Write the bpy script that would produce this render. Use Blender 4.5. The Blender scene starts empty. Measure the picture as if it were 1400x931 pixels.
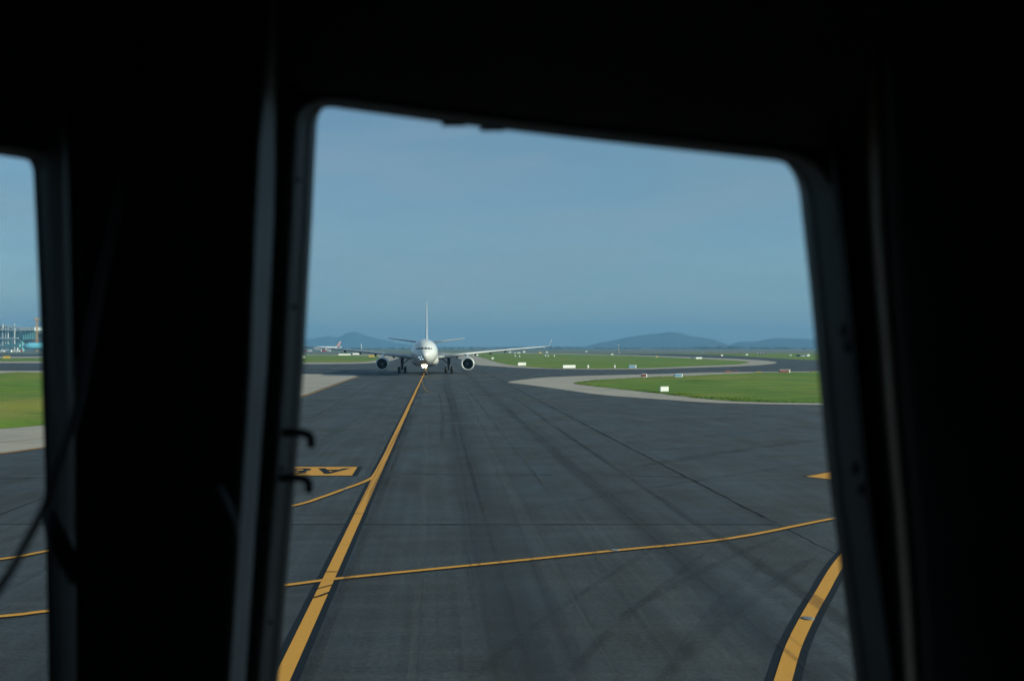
import bpy, bmesh, math, random
from mathutils import Vector, Matrix, noise
from mathutils.geometry import delaunay_2d_cdt
random.seed(7)
S = bpy.context.scene
C = S.collection
R = math.radians

# ---------------------------------------------------------------- camera, sky, sun, exposure
H = 5.8                      # eye height above the taxiway
F = 1361.0                   # focal length in photograph pixels (35 mm on a 36 mm sensor, 1400 px wide)
HY = 475.0                   # row of the horizon in the photograph
cam_d = bpy.data.cameras.new('camera'); cam = bpy.data.objects.new('camera', cam_d); C.objects.link(cam)
cam.location = (0, 0, H); cam.rotation_euler = (R(90), 0, 0)
cam_d.lens = 35; cam_d.sensor_width = 36; cam_d.shift_y = (HY-465.5)/1400
cam_d.clip_start = 0.02; cam_d.clip_end = 30000
cam_d.dof.use_dof = True; cam_d.dof.focus_distance = 160; cam_d.dof.aperture_fstop = 3.4
S.camera = cam
SUN_EL, SUN_BACK = 19.0, 7.0   # the sun stands to the right, a little behind the camera
sun_dir = Vector((math.cos(R(SUN_EL))*math.cos(R(SUN_BACK)), -math.cos(R(SUN_EL))*math.sin(R(SUN_BACK)), math.sin(R(SUN_EL))))
W = bpy.data.worlds.new('World'); S.world = W; W.use_nodes = True
nt = W.node_tree; nt.nodes.clear()
sky = nt.nodes.new('ShaderNodeTexSky'); sky.sky_type = 'NISHITA'; sky.sun_disc = False
sky.sun_elevation = R(SUN_EL); sky.sun_rotation = math.atan2(sun_dir.x, sun_dir.y)
sky.air_density = 1.0; sky.dust_density = 0.3; sky.ozone_density = 3.5; sky.altitude = 0
# thin high cloud, as streaks of the sky's own brightness
tc = nt.nodes.new('ShaderNodeTexCoord'); mp = nt.nodes.new('ShaderNodeMapping'); mp.inputs['Scale'].default_value = (1.6, 1.6, 11); mp.inputs['Rotation'].default_value = (0, R(6), 0)
ns = nt.nodes.new('ShaderNodeTexNoise'); ns.inputs['Scale'].default_value = 1.7; ns.inputs['Detail'].default_value = 6; ns.inputs['Roughness'].default_value = 0.55
rp = nt.nodes.new('ShaderNodeMapRange'); rp.inputs[1].default_value = 0.42; rp.inputs[2].default_value = 0.75; rp.inputs[3].default_value = 0.40; rp.inputs[4].default_value = 0.85
hs = nt.nodes.new('ShaderNodeHueSaturation'); hs.inputs['Saturation'].default_value = 0.9; hs.inputs['Value'].default_value = 1.0
mxs = nt.nodes.new('ShaderNodeMixRGB'); mxs.inputs[2].default_value = (2.10, 3.15, 3.85, 1)
bg = nt.nodes.new('ShaderNodeBackground'); bg.inputs['Strength'].default_value = 0.075
wo = nt.nodes.new('ShaderNodeOutputWorld')
L = nt.links.new
L(tc.outputs['Generated'], mp.inputs['Vector']); L(mp.outputs[0], ns.inputs['Vector']); L(ns.outputs['Fac'], rp.inputs[0])
L(sky.outputs[0], hs.inputs['Color']); L(hs.outputs[0], mxs.inputs[1]); L(rp.outputs[0], mxs.inputs[0])
mp2 = nt.nodes.new('ShaderNodeMapping'); mp2.inputs['Scale'].default_value = (2.2, 2.2, 9); mp2.inputs['Rotation'].default_value = (0, R(-8), 0); mp2.inputs['Location'].default_value = (3, 1, 7)
ns2 = nt.nodes.new('ShaderNodeTexNoise'); ns2.inputs['Scale'].default_value = 1.5; ns2.inputs['Detail'].default_value = 7; ns2.inputs['Roughness'].default_value = 0.6; ns2.inputs['Distortion'].default_value = 0.4
rp2 = nt.nodes.new('ShaderNodeMapRange'); rp2.inputs[1].default_value = 0.40; rp2.inputs[2].default_value = 0.72; rp2.inputs[3].default_value = 0.0; rp2.inputs[4].default_value = 0.48
mx2 = nt.nodes.new('ShaderNodeMixRGB'); mx2.inputs[2].default_value = (3.45, 3.65, 4.0, 1)
L(tc.outputs['Generated'], mp2.inputs['Vector']); L(mp2.outputs[0], ns2.inputs['Vector']); L(ns2.outputs['Fac'], rp2.inputs[0]); L(rp2.outputs[0], mx2.inputs[0]); L(mxs.outputs[0], mx2.inputs[1])
L(mx2.outputs[0], bg.inputs['Color']); L(bg.outputs[0], wo.inputs['Surface'])
sd = bpy.data.lights.new('sun', 'SUN'); sd.energy = 5.0; sd.angle = R(0.55); sd.color = (1.0, 0.84, 0.62)
sun = bpy.data.objects.new('sun', sd); C.objects.link(sun); sun.location = (40, -10, 60)
sun.rotation_euler = sun_dir.to_track_quat('Z', 'Y').to_euler()
S.view_settings.view_transform = 'Standard'; S.view_settings.look = 'None'; S.view_settings.gamma = 1; S.view_settings.use_curve_mapping = False
S.view_settings.exposure = 0.6
S.cycles.use_denoising = True; S.cycles.max_bounces = 5; S.cycles.diffuse_bounces = 3; S.cycles.glossy_bounces = 3; S.cycles.volume_bounces = 0; S.cycles.use_adaptive_sampling = True; S.cycles.adaptive_threshold = .02; S.cycles.transparent_max_bounces = 16
S.cycles.sample_clamp_indirect = 4

# ---------------------------------------------------------------- helpers
def G(px, py):
    "photograph pixel -> point of the flat ground"
    d = H*F/(py-HY); return Vector(((px-700)/F*d, d))
def tag(o, label=None, cat=None, group=None, kind=None):
    if label: o['label'] = label
    if cat: o['category'] = cat
    if group: o['group'] = group
    if kind: o['kind'] = kind
    return o
def empty(name, loc=(0,0,0), rz=0):
    o = bpy.data.objects.new(name, None); C.objects.link(o); o.location = loc; o.rotation_euler = (0,0,rz); o.empty_display_size = .3
    return o
def link(name, me, mat, parent=None, smooth=False):
    if mat is not None and not me.materials: me.materials.append(mat)
    if smooth: me.shade_smooth()
    o = bpy.data.objects.new(name, me); C.objects.link(o); o.parent = parent
    return o
def mesh(name, v, f, mat, parent=None, smooth=False):
    me = bpy.data.meshes.new(name); me.from_pydata([tuple(p) for p in v], [], f); me.update()
    return link(name, me, mat, parent, smooth)
def bmobj(name, bm, mat, parent=None, smooth=False):
    me = bpy.data.meshes.new(name); bmesh.ops.recalc_face_normals(bm, faces=bm.faces[:]); bm.to_mesh(me); bm.free()
    return link(name, me, mat, parent, smooth)
def copy_tree(o, parent=None):
    c = o.copy(); C.objects.link(c); c.parent = parent
    for ch in o.children: copy_tree(ch, c)
    return c
def bbox(bm, x0, x1, y0, y1, z0, z1, bev=0):
    r = bmesh.ops.create_cube(bm, size=1)
    for q in r['verts']: q.co = Vector(((x0+x1)/2+q.co.x*(x1-x0), (y0+y1)/2+q.co.y*(y1-y0), (z0+z1)/2+q.co.z*(z1-z0)))
    if bev:
        es = list({e for q in r['verts'] for e in q.link_edges})
        bmesh.ops.bevel(bm, geom=es, offset=bev, segments=2, affect='EDGES', profile=.5)
def box(name, x0, x1, y0, y1, z0, z1, mat, parent=None, bev=0):
    bm = bmesh.new(); bbox(bm, x0, x1, y0, y1, z0, z1, bev); return bmobj(name, bm, mat, parent)
def tube_into(bm, pts, rad, n=10, cap=True):
    pts = [Vector(p) for p in pts]; rads = rad if isinstance(rad, (list, tuple)) else [rad]*len(pts)
    rings = []; up = None
    for i, p in enumerate(pts):
        t = (pts[min(i+1, len(pts)-1)]-pts[max(i-1, 0)]).normalized()
        if up is None:
            up = Vector((0,0,1)) if abs(t.z) < .9 else Vector((1,0,0))
        a = t.cross(up).normalized(); b = a.cross(t).normalized(); up = b
        rings.append([bm.verts.new(p+(a*math.cos(2*math.pi*k/n)+b*math.sin(2*math.pi*k/n))*rads[i]) for k in range(n)])
    for r0, r1 in zip(rings, rings[1:]):
        for k in range(n): bm.faces.new((r0[k], r0[(k+1)%n], r1[(k+1)%n], r1[k]))
    if cap: bm.faces.new(rings[0]); bm.faces.new(rings[-1])
def tube(name, pts, rad, mat, parent=None, n=10):
    bm = bmesh.new(); tube_into(bm, pts, rad, n); return bmobj(name, bm, mat, parent, True)
def lathe_into(bm, prof, origin, axis='Y', n=32, closed=False):
    "prof: (r, a) pairs, a along the axis"
    rings = []
    for r, a in prof:
        ring = []
        for k in range(n):
            c, s = math.cos(2*math.pi*k/n)*r, math.sin(2*math.pi*k/n)*r
            q = (c, a, s) if axis == 'Y' else ((a, c, s) if axis == 'X' else (c, s, a))
            ring.append(bm.verts.new(Vector(origin)+Vector(q)))
        rings.append(ring)
    prs = list(zip(rings, rings[1:])) + ([(rings[-1], rings[0])] if closed else [])
    for r0, r1 in prs:
        for k in range(n): bm.faces.new((r0[k], r0[(k+1)%n], r1[(k+1)%n], r1[k]))
    return rings
def lathe(name, prof, origin, mat, parent=None, axis='Y', n=32, closed=False):
    bm = bmesh.new(); rings = lathe_into(bm, prof, origin, axis, n, closed)
    if not closed:
        bm.faces.new(rings[0]); bm.faces.new(rings[-1])
    return bmobj(name, bm, mat, parent, True)
def chaikin(p, it=2, closed=True):
    for _ in range(it):
        q = []
        m = len(p)
        for i in range(m if closed else m-1):
            a, b = p[i], p[(i+1)%m]; q += [a*.75+b*.25, a*.25+b*.75]
        p = q if closed else [p[0]]+q+[p[-1]]
    return p
def catmull(p, n=8):
    p = [Vector(q) for q in p]; q = []
    for i in range(len(p)-1):
        a, b, c, d = p[max(i-1,0)], p[i], p[i+1], p[min(i+2,len(p)-1)]
        for k in range(n):
            t = k/n
            q.append(.5*((2*b)+(c-a)*t+(2*a-5*b+4*c-d)*t*t+(3*b-a-3*c+d)*t*t*t))
    q.append(p[-1]); return q

# ---------------------------------------------------------------- materials
def new_mat(name):
    m = bpy.data.materials.new(name); m.use_nodes = True
    return m, m.node_tree, m.node_tree.nodes['Principled BSDF']
def plain(name, col, rough=.5, metal=0, spec=.5, var=.0, scale=3, coat=0, emis=None, es=0, bump=0):
    m, t, b = new_mat(name)
    b.inputs['Base Color'].default_value = (*col, 1); b.inputs['Roughness'].default_value = rough; b.inputs['Metallic'].default_value = metal
    b.inputs['Specular IOR Level'].default_value = spec; b.inputs['Coat Weight'].default_value = coat
    if var or bump:
        tcn = t.nodes.new('ShaderNodeTexCoord'); n = t.nodes.new('ShaderNodeTexNoise'); n.inputs['Scale'].default_value = scale; n.inputs['Detail'].default_value = 5
        t.links.new(tcn.outputs['Object'], n.inputs['Vector'])
        if var:
            r = t.nodes.new('ShaderNodeValToRGB'); r.color_ramp.elements[0].position = .3; r.color_ramp.elements[1].position = .7
            r.color_ramp.elements[0].color = (*[c*(1-var) for c in col], 1); r.color_ramp.elements[1].color = (*[min(1, c*(1+var)) for c in col], 1)
            t.links.new(n.outputs['Fac'], r.inputs[0]); t.links.new(r.outputs[0], b.inputs['Base Color'])
        if bump:
            bp = t.nodes.new('ShaderNodeBump'); bp.inputs['Strength'].default_value = bump; bp.inputs['Distance'].default_value = .02
            t.links.new(n.outputs['Fac'], bp.inputs['Height']); t.links.new(bp.outputs[0], b.inputs['Normal'])
    if emis:
        b.inputs['Emission Color'].default_value = (*emis, 1); b.inputs['Emission Strength'].default_value = es
    return m
class NB:
    "small node-building helper"
    def __init__(s, t): s.t = t
    def n(s, typ, **kw):
        x = s.t.nodes.new(typ)
        for k, v in kw.items(): setattr(x, k, v)
        return x
    def math(s, op, a, b=None, c=None):
        x = s.n('ShaderNodeMath', operation=op)
        for i, v in enumerate((a, b, c)):
            if v is None: continue
            if hasattr(v, 'is_linked'): s.t.links.new(v, x.inputs[i])
            else: x.inputs[i].default_value = v
        return x.outputs[0]
    def noise(s, vec, scale, detail=4, rough=.5):
        x = s.n('ShaderNodeTexNoise'); x.inputs['Scale'].default_value = scale; x.inputs['Detail'].default_value = detail; x.inputs['Roughness'].default_value = rough
        s.t.links.new(vec, x.inputs['Vector']); return x.outputs['Fac']
    def mapping(s, vec, scale=(1,1,1), rot=0, loc=(0,0,0)):
        x = s.n('ShaderNodeMapping'); x.inputs['Scale'].default_value = scale; x.inputs['Rotation'].default_value = (0,0,rot); x.inputs['Location'].default_value = loc
        s.t.links.new(vec, x.inputs['Vector']); return x.outputs[0]
    def rng(s, v, a, b, c, d):
        x = s.n('ShaderNodeMapRange'); s.t.links.new(v, x.inputs[0])
        for i, q in enumerate((a, b, c, d)): x.inputs[i+1].default_value = q
        return x.outputs[0]
    def mix(s, f, a, b, mode='MIX'):
        x = s.n('ShaderNodeMixRGB', blend_type=mode)
        for i, v in enumerate((f, a, b)):
            if hasattr(v, 'is_linked'): s.t.links.new(v, x.inputs[i])
            elif i == 0: x.inputs[0].default_value = v
            else: x.inputs[i].default_value = (*v, 1)
        return x.outputs[0]
SL = 0.076                       # the taxiway runs along X = -2.7 - SL * Y
ANG = math.atan(SL)
def asphalt_material():
    m, t, b = new_mat('asphalt'); k = NB(t)
    pos = k.n('ShaderNodeNewGeometry').outputs['Position']
    sep = k.n('ShaderNodeSeparateXYZ'); t.links.new(pos, sep.inputs[0])
    u = k.math('ADD', k.math('ADD', sep.outputs[0], 2.7), k.math('MULTIPLY', sep.outputs[1], SL))   # metres right of the centre line
    along = k.mapping(pos, (1, 1, 1), -ANG)                     # x across, y along the taxiway
    wob = k.math('MULTIPLY', k.math('SUBTRACT', k.noise(k.mapping(along, (.25, .02, 1)), 1, 3), .5), 1.6)
    uw = k.math('ADD', u, wob)
    def band(c, w):
        return k.math('POWER', 2.718, k.math('MULTIPLY', k.math('POWER', k.math('ABSOLUTE', k.math('DIVIDE', k.math('SUBTRACT', uw, c), w)), 2.0), -1.0))
    bands = k.math('ADD', k.math('ADD', k.math('MULTIPLY', band(4.3, .8), 1.0), k.math('MULTIPLY', band(9.3, .55), .9)), k.math('ADD', k.math('MULTIPLY', band(-4.4, .7), .45), k.math('MULTIPLY', band(0.3, 1.0), .35)))
    bmod = k.rng(k.noise(k.mapping(along, (.5, .05, 1)), 1, 4), .3, .65, .5, 1.1)
    bands = k.math('MULTIPLY', bands, bmod)
    sepa = k.n('ShaderNodeSeparateXYZ'); t.links.new(along, sepa.inputs[0])
    cmb = k.n('ShaderNodeCombineXYZ'); t.links.new(k.math('FLOOR', k.math('DIVIDE', k.math('ADD', u, 6.5), 6.8)), cmb.inputs[0]); t.links.new(k.math('FLOOR', k.math('DIVIDE', k.math('ADD', sep.outputs[1], 7.0), 39.8)), cmb.inputs[1])
    wn = k.n('ShaderNodeTexWhiteNoise'); wn.noise_dimensions = '3D'; t.links.new(cmb.outputs[0], wn.inputs['Vector'])   # paving lanes laid at different times
    stre = k.noise(k.mapping(along, (2.6, .035, 1)), 1, 5, .6)         # long paver streaks
    stre2 = k.noise(k.mapping(along, (.12, 1.4, 1)), 1, 5, .65)        # fine cross brushing
    big = k.noise(pos, .035, 4, .55); mid = k.noise(k.mapping(along, (.34, .16, 1)), 1, 4, .6); fine = k.noise(pos, 9, 4, .7)
    col = k.mix(k.rng(big, .3, .7, 0, 1), (.046, .053, .059), (.076, .084, .090))
    col = k.mix(k.rng(wn.outputs['Value'], 0, 1, 0, .5), col, (.026, .029, .031))
    col = k.mix(k.rng(stre, .42, .58, 0, .62), col, (.026, .028, .030))
    col = k.mix(k.rng(stre2, .46, .62, 0, .40), col, (.088, .090, .090))
    col = k.mix(k.rng(mid, .50, .66, 0, .50), col, (.024, .026, .028))
    col = k.mix(k.math('MULTIPLY', k.math('MINIMUM', bands, 1.0), .72), col, (.013, .0135, .014))
    col = k.mix(k.rng(fine, .36, .64, 0, 1), col, k.mix(1, col, (.45, .45, .45), 'MULTIPLY'))
    t.links.new(col, b.inputs['Base Color'])
    t.links.new(k.rng(mid, .3, .7, .55, .85), b.inputs['Roughness'])
    b.inputs['Specular IOR Level'].default_value = .35
    bp = k.n('ShaderNodeBump'); bp.inputs['Strength'].default_value = .35; bp.inputs['Distance'].default_value = .012
    t.links.new(fine, bp.inputs['Height']); t.links.new(bp.outputs[0], b.inputs['Normal'])
    return m
def grass_material(name, hue=0):
    m, t, b = new_mat(name); k = NB(t)
    pos = k.n('ShaderNodeNewGeometry').outputs['Position']
    big = k.noise(k.mapping(pos, (.02, .03, 1)), 1, 5, .6); mid = k.noise(k.mapping(pos, (.05, .30, 1)), 1, 5, .66); fine = k.noise(k.mapping(pos, (1, 1.6, 1)), 1.4, 5, .75)
    col = k.mix(k.rng(mid, .35, .66, 0, 1), (.085, .165, .008), (.185, .285, .014))
    col = k.mix(k.rng(big, .46, .68, 0, .75), col, (.300, .265, .040))
    col = k.mix(k.rng(fine, .32, .68, 0, .85), k.mix(1, col, (.62, .66, .60), 'MULTIPLY'), col)
    t.links.new(col, b.inputs['Base Color']); b.inputs['Roughness'].default_value = .8; b.inputs['Specular IOR Level'].default_value = .2
    bp = k.n('ShaderNodeBump'); bp.inputs['Strength'].default_value = .4; bp.inputs['Distance'].default_value = .08
    t.links.new(fine, bp.inputs['Height']); t.links.new(bp.outputs[0], b.inputs['Normal'])
    return m
def blade_material():
    m = grass_material('grass_blades'); t = m.node_tree; k = NB(t); b = t.nodes['Principled BSDF']
    tr = k.n('ShaderNodeBsdfTranslucent'); t.links.new(b.inputs['Base Color'].links[0].from_socket, tr.inputs[0])
    t.links.remove(b.inputs['Normal'].links[0]); mx = k.n('ShaderNodeMixShader'); mx.inputs[0].default_value = .5
    t.links.new(b.outputs[0], mx.inputs[1]); t.links.new(tr.outputs[0], mx.inputs[2]); t.links.new(mx.outputs[0], t.nodes['Material Output'].inputs[0])
    return m
def concrete_material():
    m, t, b = new_mat('shoulder_concrete'); k = NB(t)
    pos = k.n('ShaderNodeNewGeometry').outputs['Position']
    big = k.noise(pos, .09, 5, .6); mid = k.noise(k.mapping(pos, (.3, 1.2, 1), ANG), 1, 5, .6); fine = k.noise(pos, 8, 5, .7)
    col = k.mix(k.rng(big, .3, .7, 0, 1), (.30, .26, .215), (.42, .36, .30))
    col = k.mix(k.rng(mid, .5, .75, 0, .6), col, (.18, .168, .155))
    col = k.mix(k.rng(fine, .3, .7, 0, .3), col, (.12, .11, .1))
    t.links.new(col, b.inputs['Base Color']); b.inputs['Roughness'].default_value = .9
    return m
def paint_material(name, col, wear=.35):
    m, t, b = new_mat(name); k = NB(t)
    pos = k.n('ShaderNodeNewGeometry').outputs['Position']
    a = k.noise(pos, 2.3, 6, .7); f = k.noise(pos, 22, 5, .7)
    c = k.mix(k.rng(a, .3, .7, 0, 1), tuple(q*.82 for q in col), col)
    c = k.mix(k.rng(k.math('ADD', k.math('MULTIPLY', a, .6), k.math('MULTIPLY', f, .4)), .5, .68, 0, wear), c, tuple(.25*q+(.03 if col[0] > .1 else 0) for q in col))
    t.links.new(c, b.inputs['Base Color']); b.inputs['Roughness'].default_value = .8; b.inputs['Specular IOR Level'].default_value = .15
    return m
M = {}
M['asphalt'] = asphalt_material(); M['grass'] = grass_material('grass'); M['blades'] = blade_material(); M['concrete'] = concrete_material()
M['yellow'] = paint_material('yellow_paint', (.64, .30, .055), .5); M['black_paint'] = paint_material('black_paint', (.007, .012, .018), .15)
M['red_paint'] = paint_material('red_paint', (.42, .09, .03)); M['worn_yellow'] = paint_material('worn_yellow_paint', (.26, .16, .06), .8)
M['tar'] = plain('tar_seal', (.019, .020, .022), .95, spec=.05, var=.3, scale=2)
M['far'] = None
def far_ground_material():
    m, t, b = new_mat('far_airfield'); k = NB(t)
    pos = k.n('ShaderNodeNewGeometry').outputs['Position']
    band = k.noise(k.mapping(pos, (.0006, .006, 1)), 1, 4, .55); mid = k.noise(k.mapping(pos, (.004, .03, 1)), 1, 5, .6)
    col = k.mix(k.rng(band, .42, .58, 0, 1), (.05, .085, .022), (.14, .135, .105))
    col = k.mix(k.rng(mid, .45, .7, 0, .6), col, (.10, .11, .05))
    t.links.new(col, b.inputs['Base Color']); b.inputs['Roughness'].default_value = .9
    return m
M['far'] = far_ground_material()
M['white_gloss'] = plain('white_aircraft_paint', (.62, .625, .635), .2, coat=.6, var=.03, scale=.4)
M['grey_gloss'] = plain('grey_aircraft_paint', (.30, .315, .33), .35, coat=.2, var=.06, scale=.6)
M['fin_paint'] = plain('pale_blue_grey_fin_paint', (.36, .40, .46), .25, coat=.4)
M['pale_slat'] = plain('pale_grey_slat_paint', (.46, .47, .48), .35, var=.04)
M['bare_metal'] = plain('satin_metal', (.70, .70, .71), .5, metal=.3, var=.05)
M['dark_metal'] = plain('dark_metal', (.05, .05, .055), .45, metal=.6, var=.2)
M['gear_dark'] = plain('dark_gear_strut', (.07, .075, .08), .5, var=.2)
M['dull_metal'] = plain('dull_grey_metal', (.14, .145, .15), .7, var=.2)
M['gear_metal'] = plain('gear_metal', (.22, .23, .24), .45, metal=.2, var=.2)
M['rubber'] = plain('tyre_rubber', (.012, .012, .013), .75, var=.3, scale=6)
M['cockpit_glass'] = plain('dark_glass', (.008, .009, .011), .08, spec=.7)
M['duct'] = plain('engine_duct', (.03, .03, .033), .5)
M['lamp_warm'] = plain('lit_warm_lamp', (.9, .85, .7), .3, emis=(1, .72, .40), es=16)
M['ghost_cool'] = plain('cool_ghost_glow', (.9, .95, 1), .3, emis=(.75, .9, 1), es=2.2)  # glow for the added ghost dots on the nose, not a lamp
M['light_blue'] = plain('light_blue_aircraft_paint', (.16, .52, .68), .25, coat=.4)
M['red_tail'] = plain('red_aircraft_paint', (.30, .15, .15), .4)
M['sign_white'] = plain('white_sign_face', (.80, .80, .77), .5, var=.06, scale=2)
M['sign_red'] = plain('red_sign_face', (.13, .012, .016), .45, var=.1, scale=2)
M['orange_red'] = plain('orange_red_board', (.38, .09, .03), .5, var=.1)
M['sign_blue'] = plain('blue_sign_face', (.11, .25, .40), .45, var=.08, scale=2)
M['sign_yellow'] = plain('yellow_sign_face', (.55, .36, .06), .5, var=.1, scale=2)
M['galv'] = plain('galvanised_steel', (.35, .36, .37), .45, metal=.5, var=.15)
M['orange'] = plain('orange_steel', (.62, .31, .05), .5, var=.1)
M['white_steel'] = plain('white_steel', (.72, .75, .75), .45, var=.05)
M['teal_glass'] = plain('teal_facade_glass', (.14, .36, .39), .2, spec=.8)
M['dark_roof'] = plain('pale_grey_roof_sheet', (.22, .28, .32), .5, var=.1, scale=.1)
M['pale_wall'] = plain('pale_wall_panel', (.55, .60, .60), .6, var=.06, scale=.2)
M['vehicle_white'] = plain('vehicle_white', (.74, .74, .74), .35, coat=.3)
M['vehicle_red'] = plain('vehicle_red', (.45, .08, .06), .35, coat=.3)
M['vehicle_dark'] = plain('dark_container', (.05, .10, .13), .5)
M['hill'] = plain('wooded_hill', (.028, .05, .022), .9, var=.35, scale=.01)
M['tree'] = plain('tree_foliage', (.035, .06, .022), .85, var=.4, scale=.05)

# ---------------------------------------------------------------- the setting: ground, taxiway, shoulders, grass
def prism(name, poly, z, mat, parent=None, depth=.0):
    bm = bmesh.new()
    vs = [bm.verts.new((p[0], p[1], z)) for p in poly]
    es = [bm.edges.new((vs[i], vs[(i+1)%len(vs)])) for i in range(len(vs))]
    bmesh.ops.triangle_fill(bm, use_beauty=True, edges=es)
    for f in bm.faces:
        if f.normal.z < 0: f.normal_flip()
    me = bpy.data.meshes.new(name); bm.to_mesh(me); bm.free()
    for p in me.polygons:
        pass
    return link(name, me, mat, parent)
def px_poly(pts, it=2, rag=0):
    q = chaikin([G(*p) for p in pts], it)
    if not rag: return q
    out = []
    for i, a in enumerate(q):
        b = q[(i+1)%len(q)]; n = max(1, min(40, int((b-a).length/1.2)))
        for k in range(n):
            p = a.lerp(b, k/n); out.append(p+Vector((noise.noise(Vector((p.x*.5, p.y*.5, 2))), noise.noise(Vector((p.x*.5, p.y*.5, 8)))))*rag)
    return out

g = mesh('ground', [(-8800,-1400,-.05),(8800,-1400,-.05),(8800,9400,-.05),(-8800,9400,-.05)], [(0,1,2,3)], M['far']); tag(g, kind='structure')
taxi = mesh('taxiway', [(-700,-80,0),(600,-80,0),(600,860,0),(-700,860,0)], [(0,1,2,3)], M['asphalt']); tag(taxi, kind='structure')

GR = {}
GR['far_right'] = [(600,481.7),(640,484.2),(658.6,488.7),(686,497.6),(714,501),(744,503.5),(796,504.4),(844,504),(890,503.5),(955,500.3),(1001,498.8),(1020,497),(1026,495),(1010,493.2),(960,490.8),(890,487.5),(836,485.8),(760,484),(700,482.8),(650,481.7)]
SH = {}
SH['far_right'] = [(580,481.6),(612,484.4),(626,489.5),(648,499),(668,500.2),(701,502.4),(729,503.9),(796,505.4),(844,505.2),(890,505),(955,502.6),(1001,501.3),(1040,499.4),(1066,496.4),(1054,493.6),(1012,490.8),(960,488.9),(890,486.2),(836,484.8),(760,483.2),(700,482.2)]
GR['far_band'] = [(900,483.6),(930,484.3),(980,485.6),(1020,487.5),(1060,490.3),(1125,493.4),(1300,497),(1700,499),(1700,484),(1300,483.4),(1000,483)]
GR['far_left'] = [(-300,494),(0,494),(200,494.5),(416,495.5),(480,495.6),(505,494.6),(518,491.5),(520,488.5),(513,486.4),(460,485.6),(416,485.8),(200,488),(0,490),(-300,490)]
SH['far_left'] = [(-300,496.4),(0,496.4),(200,497),(416,498),(490,497.6),(528,495.2),(543,491),(550,486.5),(553,483.6),(535,483.4),(516,484.6),(460,484.6),(416,484.6),(200,486),(0,488),(-300,488)]
GR['near_left'] = [(-700,640),(-300,606),(0,587),(58,582),(150,571),(230,555),(285,540),(318,526),(322,516),(300,512),(180,511.6),(58,511.7),(0,512),(-300,513),(-1100,515),(-1700,560)]
SH['near_left'] = [(-900,720),(-300,650),(-100,631),(0,620),(58,612),(200,591),(310,569),(406,544),(440,531.5),(472,520),(492,514),(480,511.8),(410,511.6),(300,509),(58,507),(0,507),(-300,508),(-1300,510),(-2100,570)]
GR['near_right'] = [(780,524.4),(800,521.2),(826,519),(876,516.6),(936,514.6),(983,512),(1039,510.4),(1126,509),(1300,507),(1700,506),(2300,520),(2200,549),(1500,553.6),(1300,553.2),(1131,551.8),(1020,550),(983,547.6),(927,541.5),(900,538),(826,530),(798,526.6)]
SH['near_right'] = [(690,523),(703,520.5),(744,515.8),(807,513.6),(876,512),(890,511.8),(964,509.4),(1009,508.7),(1080,508.2),(1130,507.6),(1300,505.6),(1700,504.5),(2600,520),(2450,553),(1500,556.6),(1300,556),(1131,554),(1001,552.2),(946,549.6),(890,545.2),(826,541),(770,533),(720,526)]
for kk in SH:
    o = prism('taxiway_shoulder', px_poly(SH[kk]), .03, M['concrete']); tag(o, kind='structure')
def grass_island(key, step, amp, name='grass_verge'):
    poly = px_poly(GR[key], 2, .55); n = len(poly)
    xs = [p.x for p in poly]; ys = [p.y for p in poly]
    # resampled edge plus jittered inside points, triangulated together; low rises and hollows, flat at the rim
    pts = [Vector(p) for p in poly]; edges = [(i, (i+1)%n) for i in range(n)]
    y = max(min(ys), 20)
    def inside(x, y):
        c = False
        for i in range(n):
            a, b = poly[i], poly[i-1]
            if (a.y > y) != (b.y > y) and x < (b.x-a.x)*(y-a.y)/(b.y-a.y)+a.x: c = not c
        return c
    cand = []
    while y < max(ys):
        x = max(min(xs), -260)
        while x < min(max(xs), 300):
            q = Vector((x+random.uniform(-.3,.3)*step, y+random.uniform(-.3,.3)*step))
            if inside(q.x, q.y): cand.append(q)
            x += step
        y += step
    res = delaunay_2d_cdt(pts+cand, edges, [list(range(n))], 1, 1e-4)
    vs, fs = res[0], res[2]
    rim = [Vector((p.x, p.y)) for p in poly]
    out = []
    for v in vs:
        d = min((v-r).length_squared for r in rim)**.5
        hgt = noise.noise(Vector((v.x*.09, v.y*.05, 3)))*.6+noise.noise(Vector((v.x*.4, v.y*.3, 9)))*.4
        out.append((v.x, v.y, .06+amp*min(1, d/6)*(.45+hgt)))
    o = mesh(name, out, [tuple(f) for f in fs], M['grass'], None, True); tag(o, kind='structure')
    return inside, poly
ins_r, pol_r = grass_island('near_right', 3.0, .50)
ins_l, pol_l = grass_island('near_left', 4.0, 1.0)
for kk in ('far_right', 'far_left', 'far_band'):
    o = prism('grass_verge', px_poly(GR[kk]), .06, M['grass']); tag(o, kind='structure')
# long grass standing on the near verges
def tufts(name, inside, x0, x1, y0, y1, count, label):
    v, f = [], []
    for _ in range(count*3):
        if len(f) > count*3: break
        x, y = random.uniform(x0, x1), random.uniform(y0, y1)
        if not inside(x, y): continue
        cl = noise.noise(Vector((x*.12, y*.06, 5)))+.5*noise.noise(Vector((x*.5, y*.3, 1)))
        if cl < random.uniform(-.5, .3): continue
        h0 = .02+.10*max(0, cl)+random.uniform(0, .06)
        for b in range(3):
            a = random.uniform(0, 6.28); w = random.uniform(.05, .10); le = random.uniform(.02, .12); c, s = math.cos(a), math.sin(a)
            i = len(v); v += [(x-s*w, y+c*w, .05), (x+s*w, y-c*w, .05), (x+c*le+random.uniform(-.05,.05), y+s*le, .1+h0)]; f.append((i, i+1, i+2))
    o = mesh(name, v, f, M['blades']); tag(o, label, 'grass', kind='stuff')
tufts('grass_tufts', ins_r, 3, 75, 98, 240, 15000, 'rough tufts of green grass on the verge inside the taxiway bend')
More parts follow.
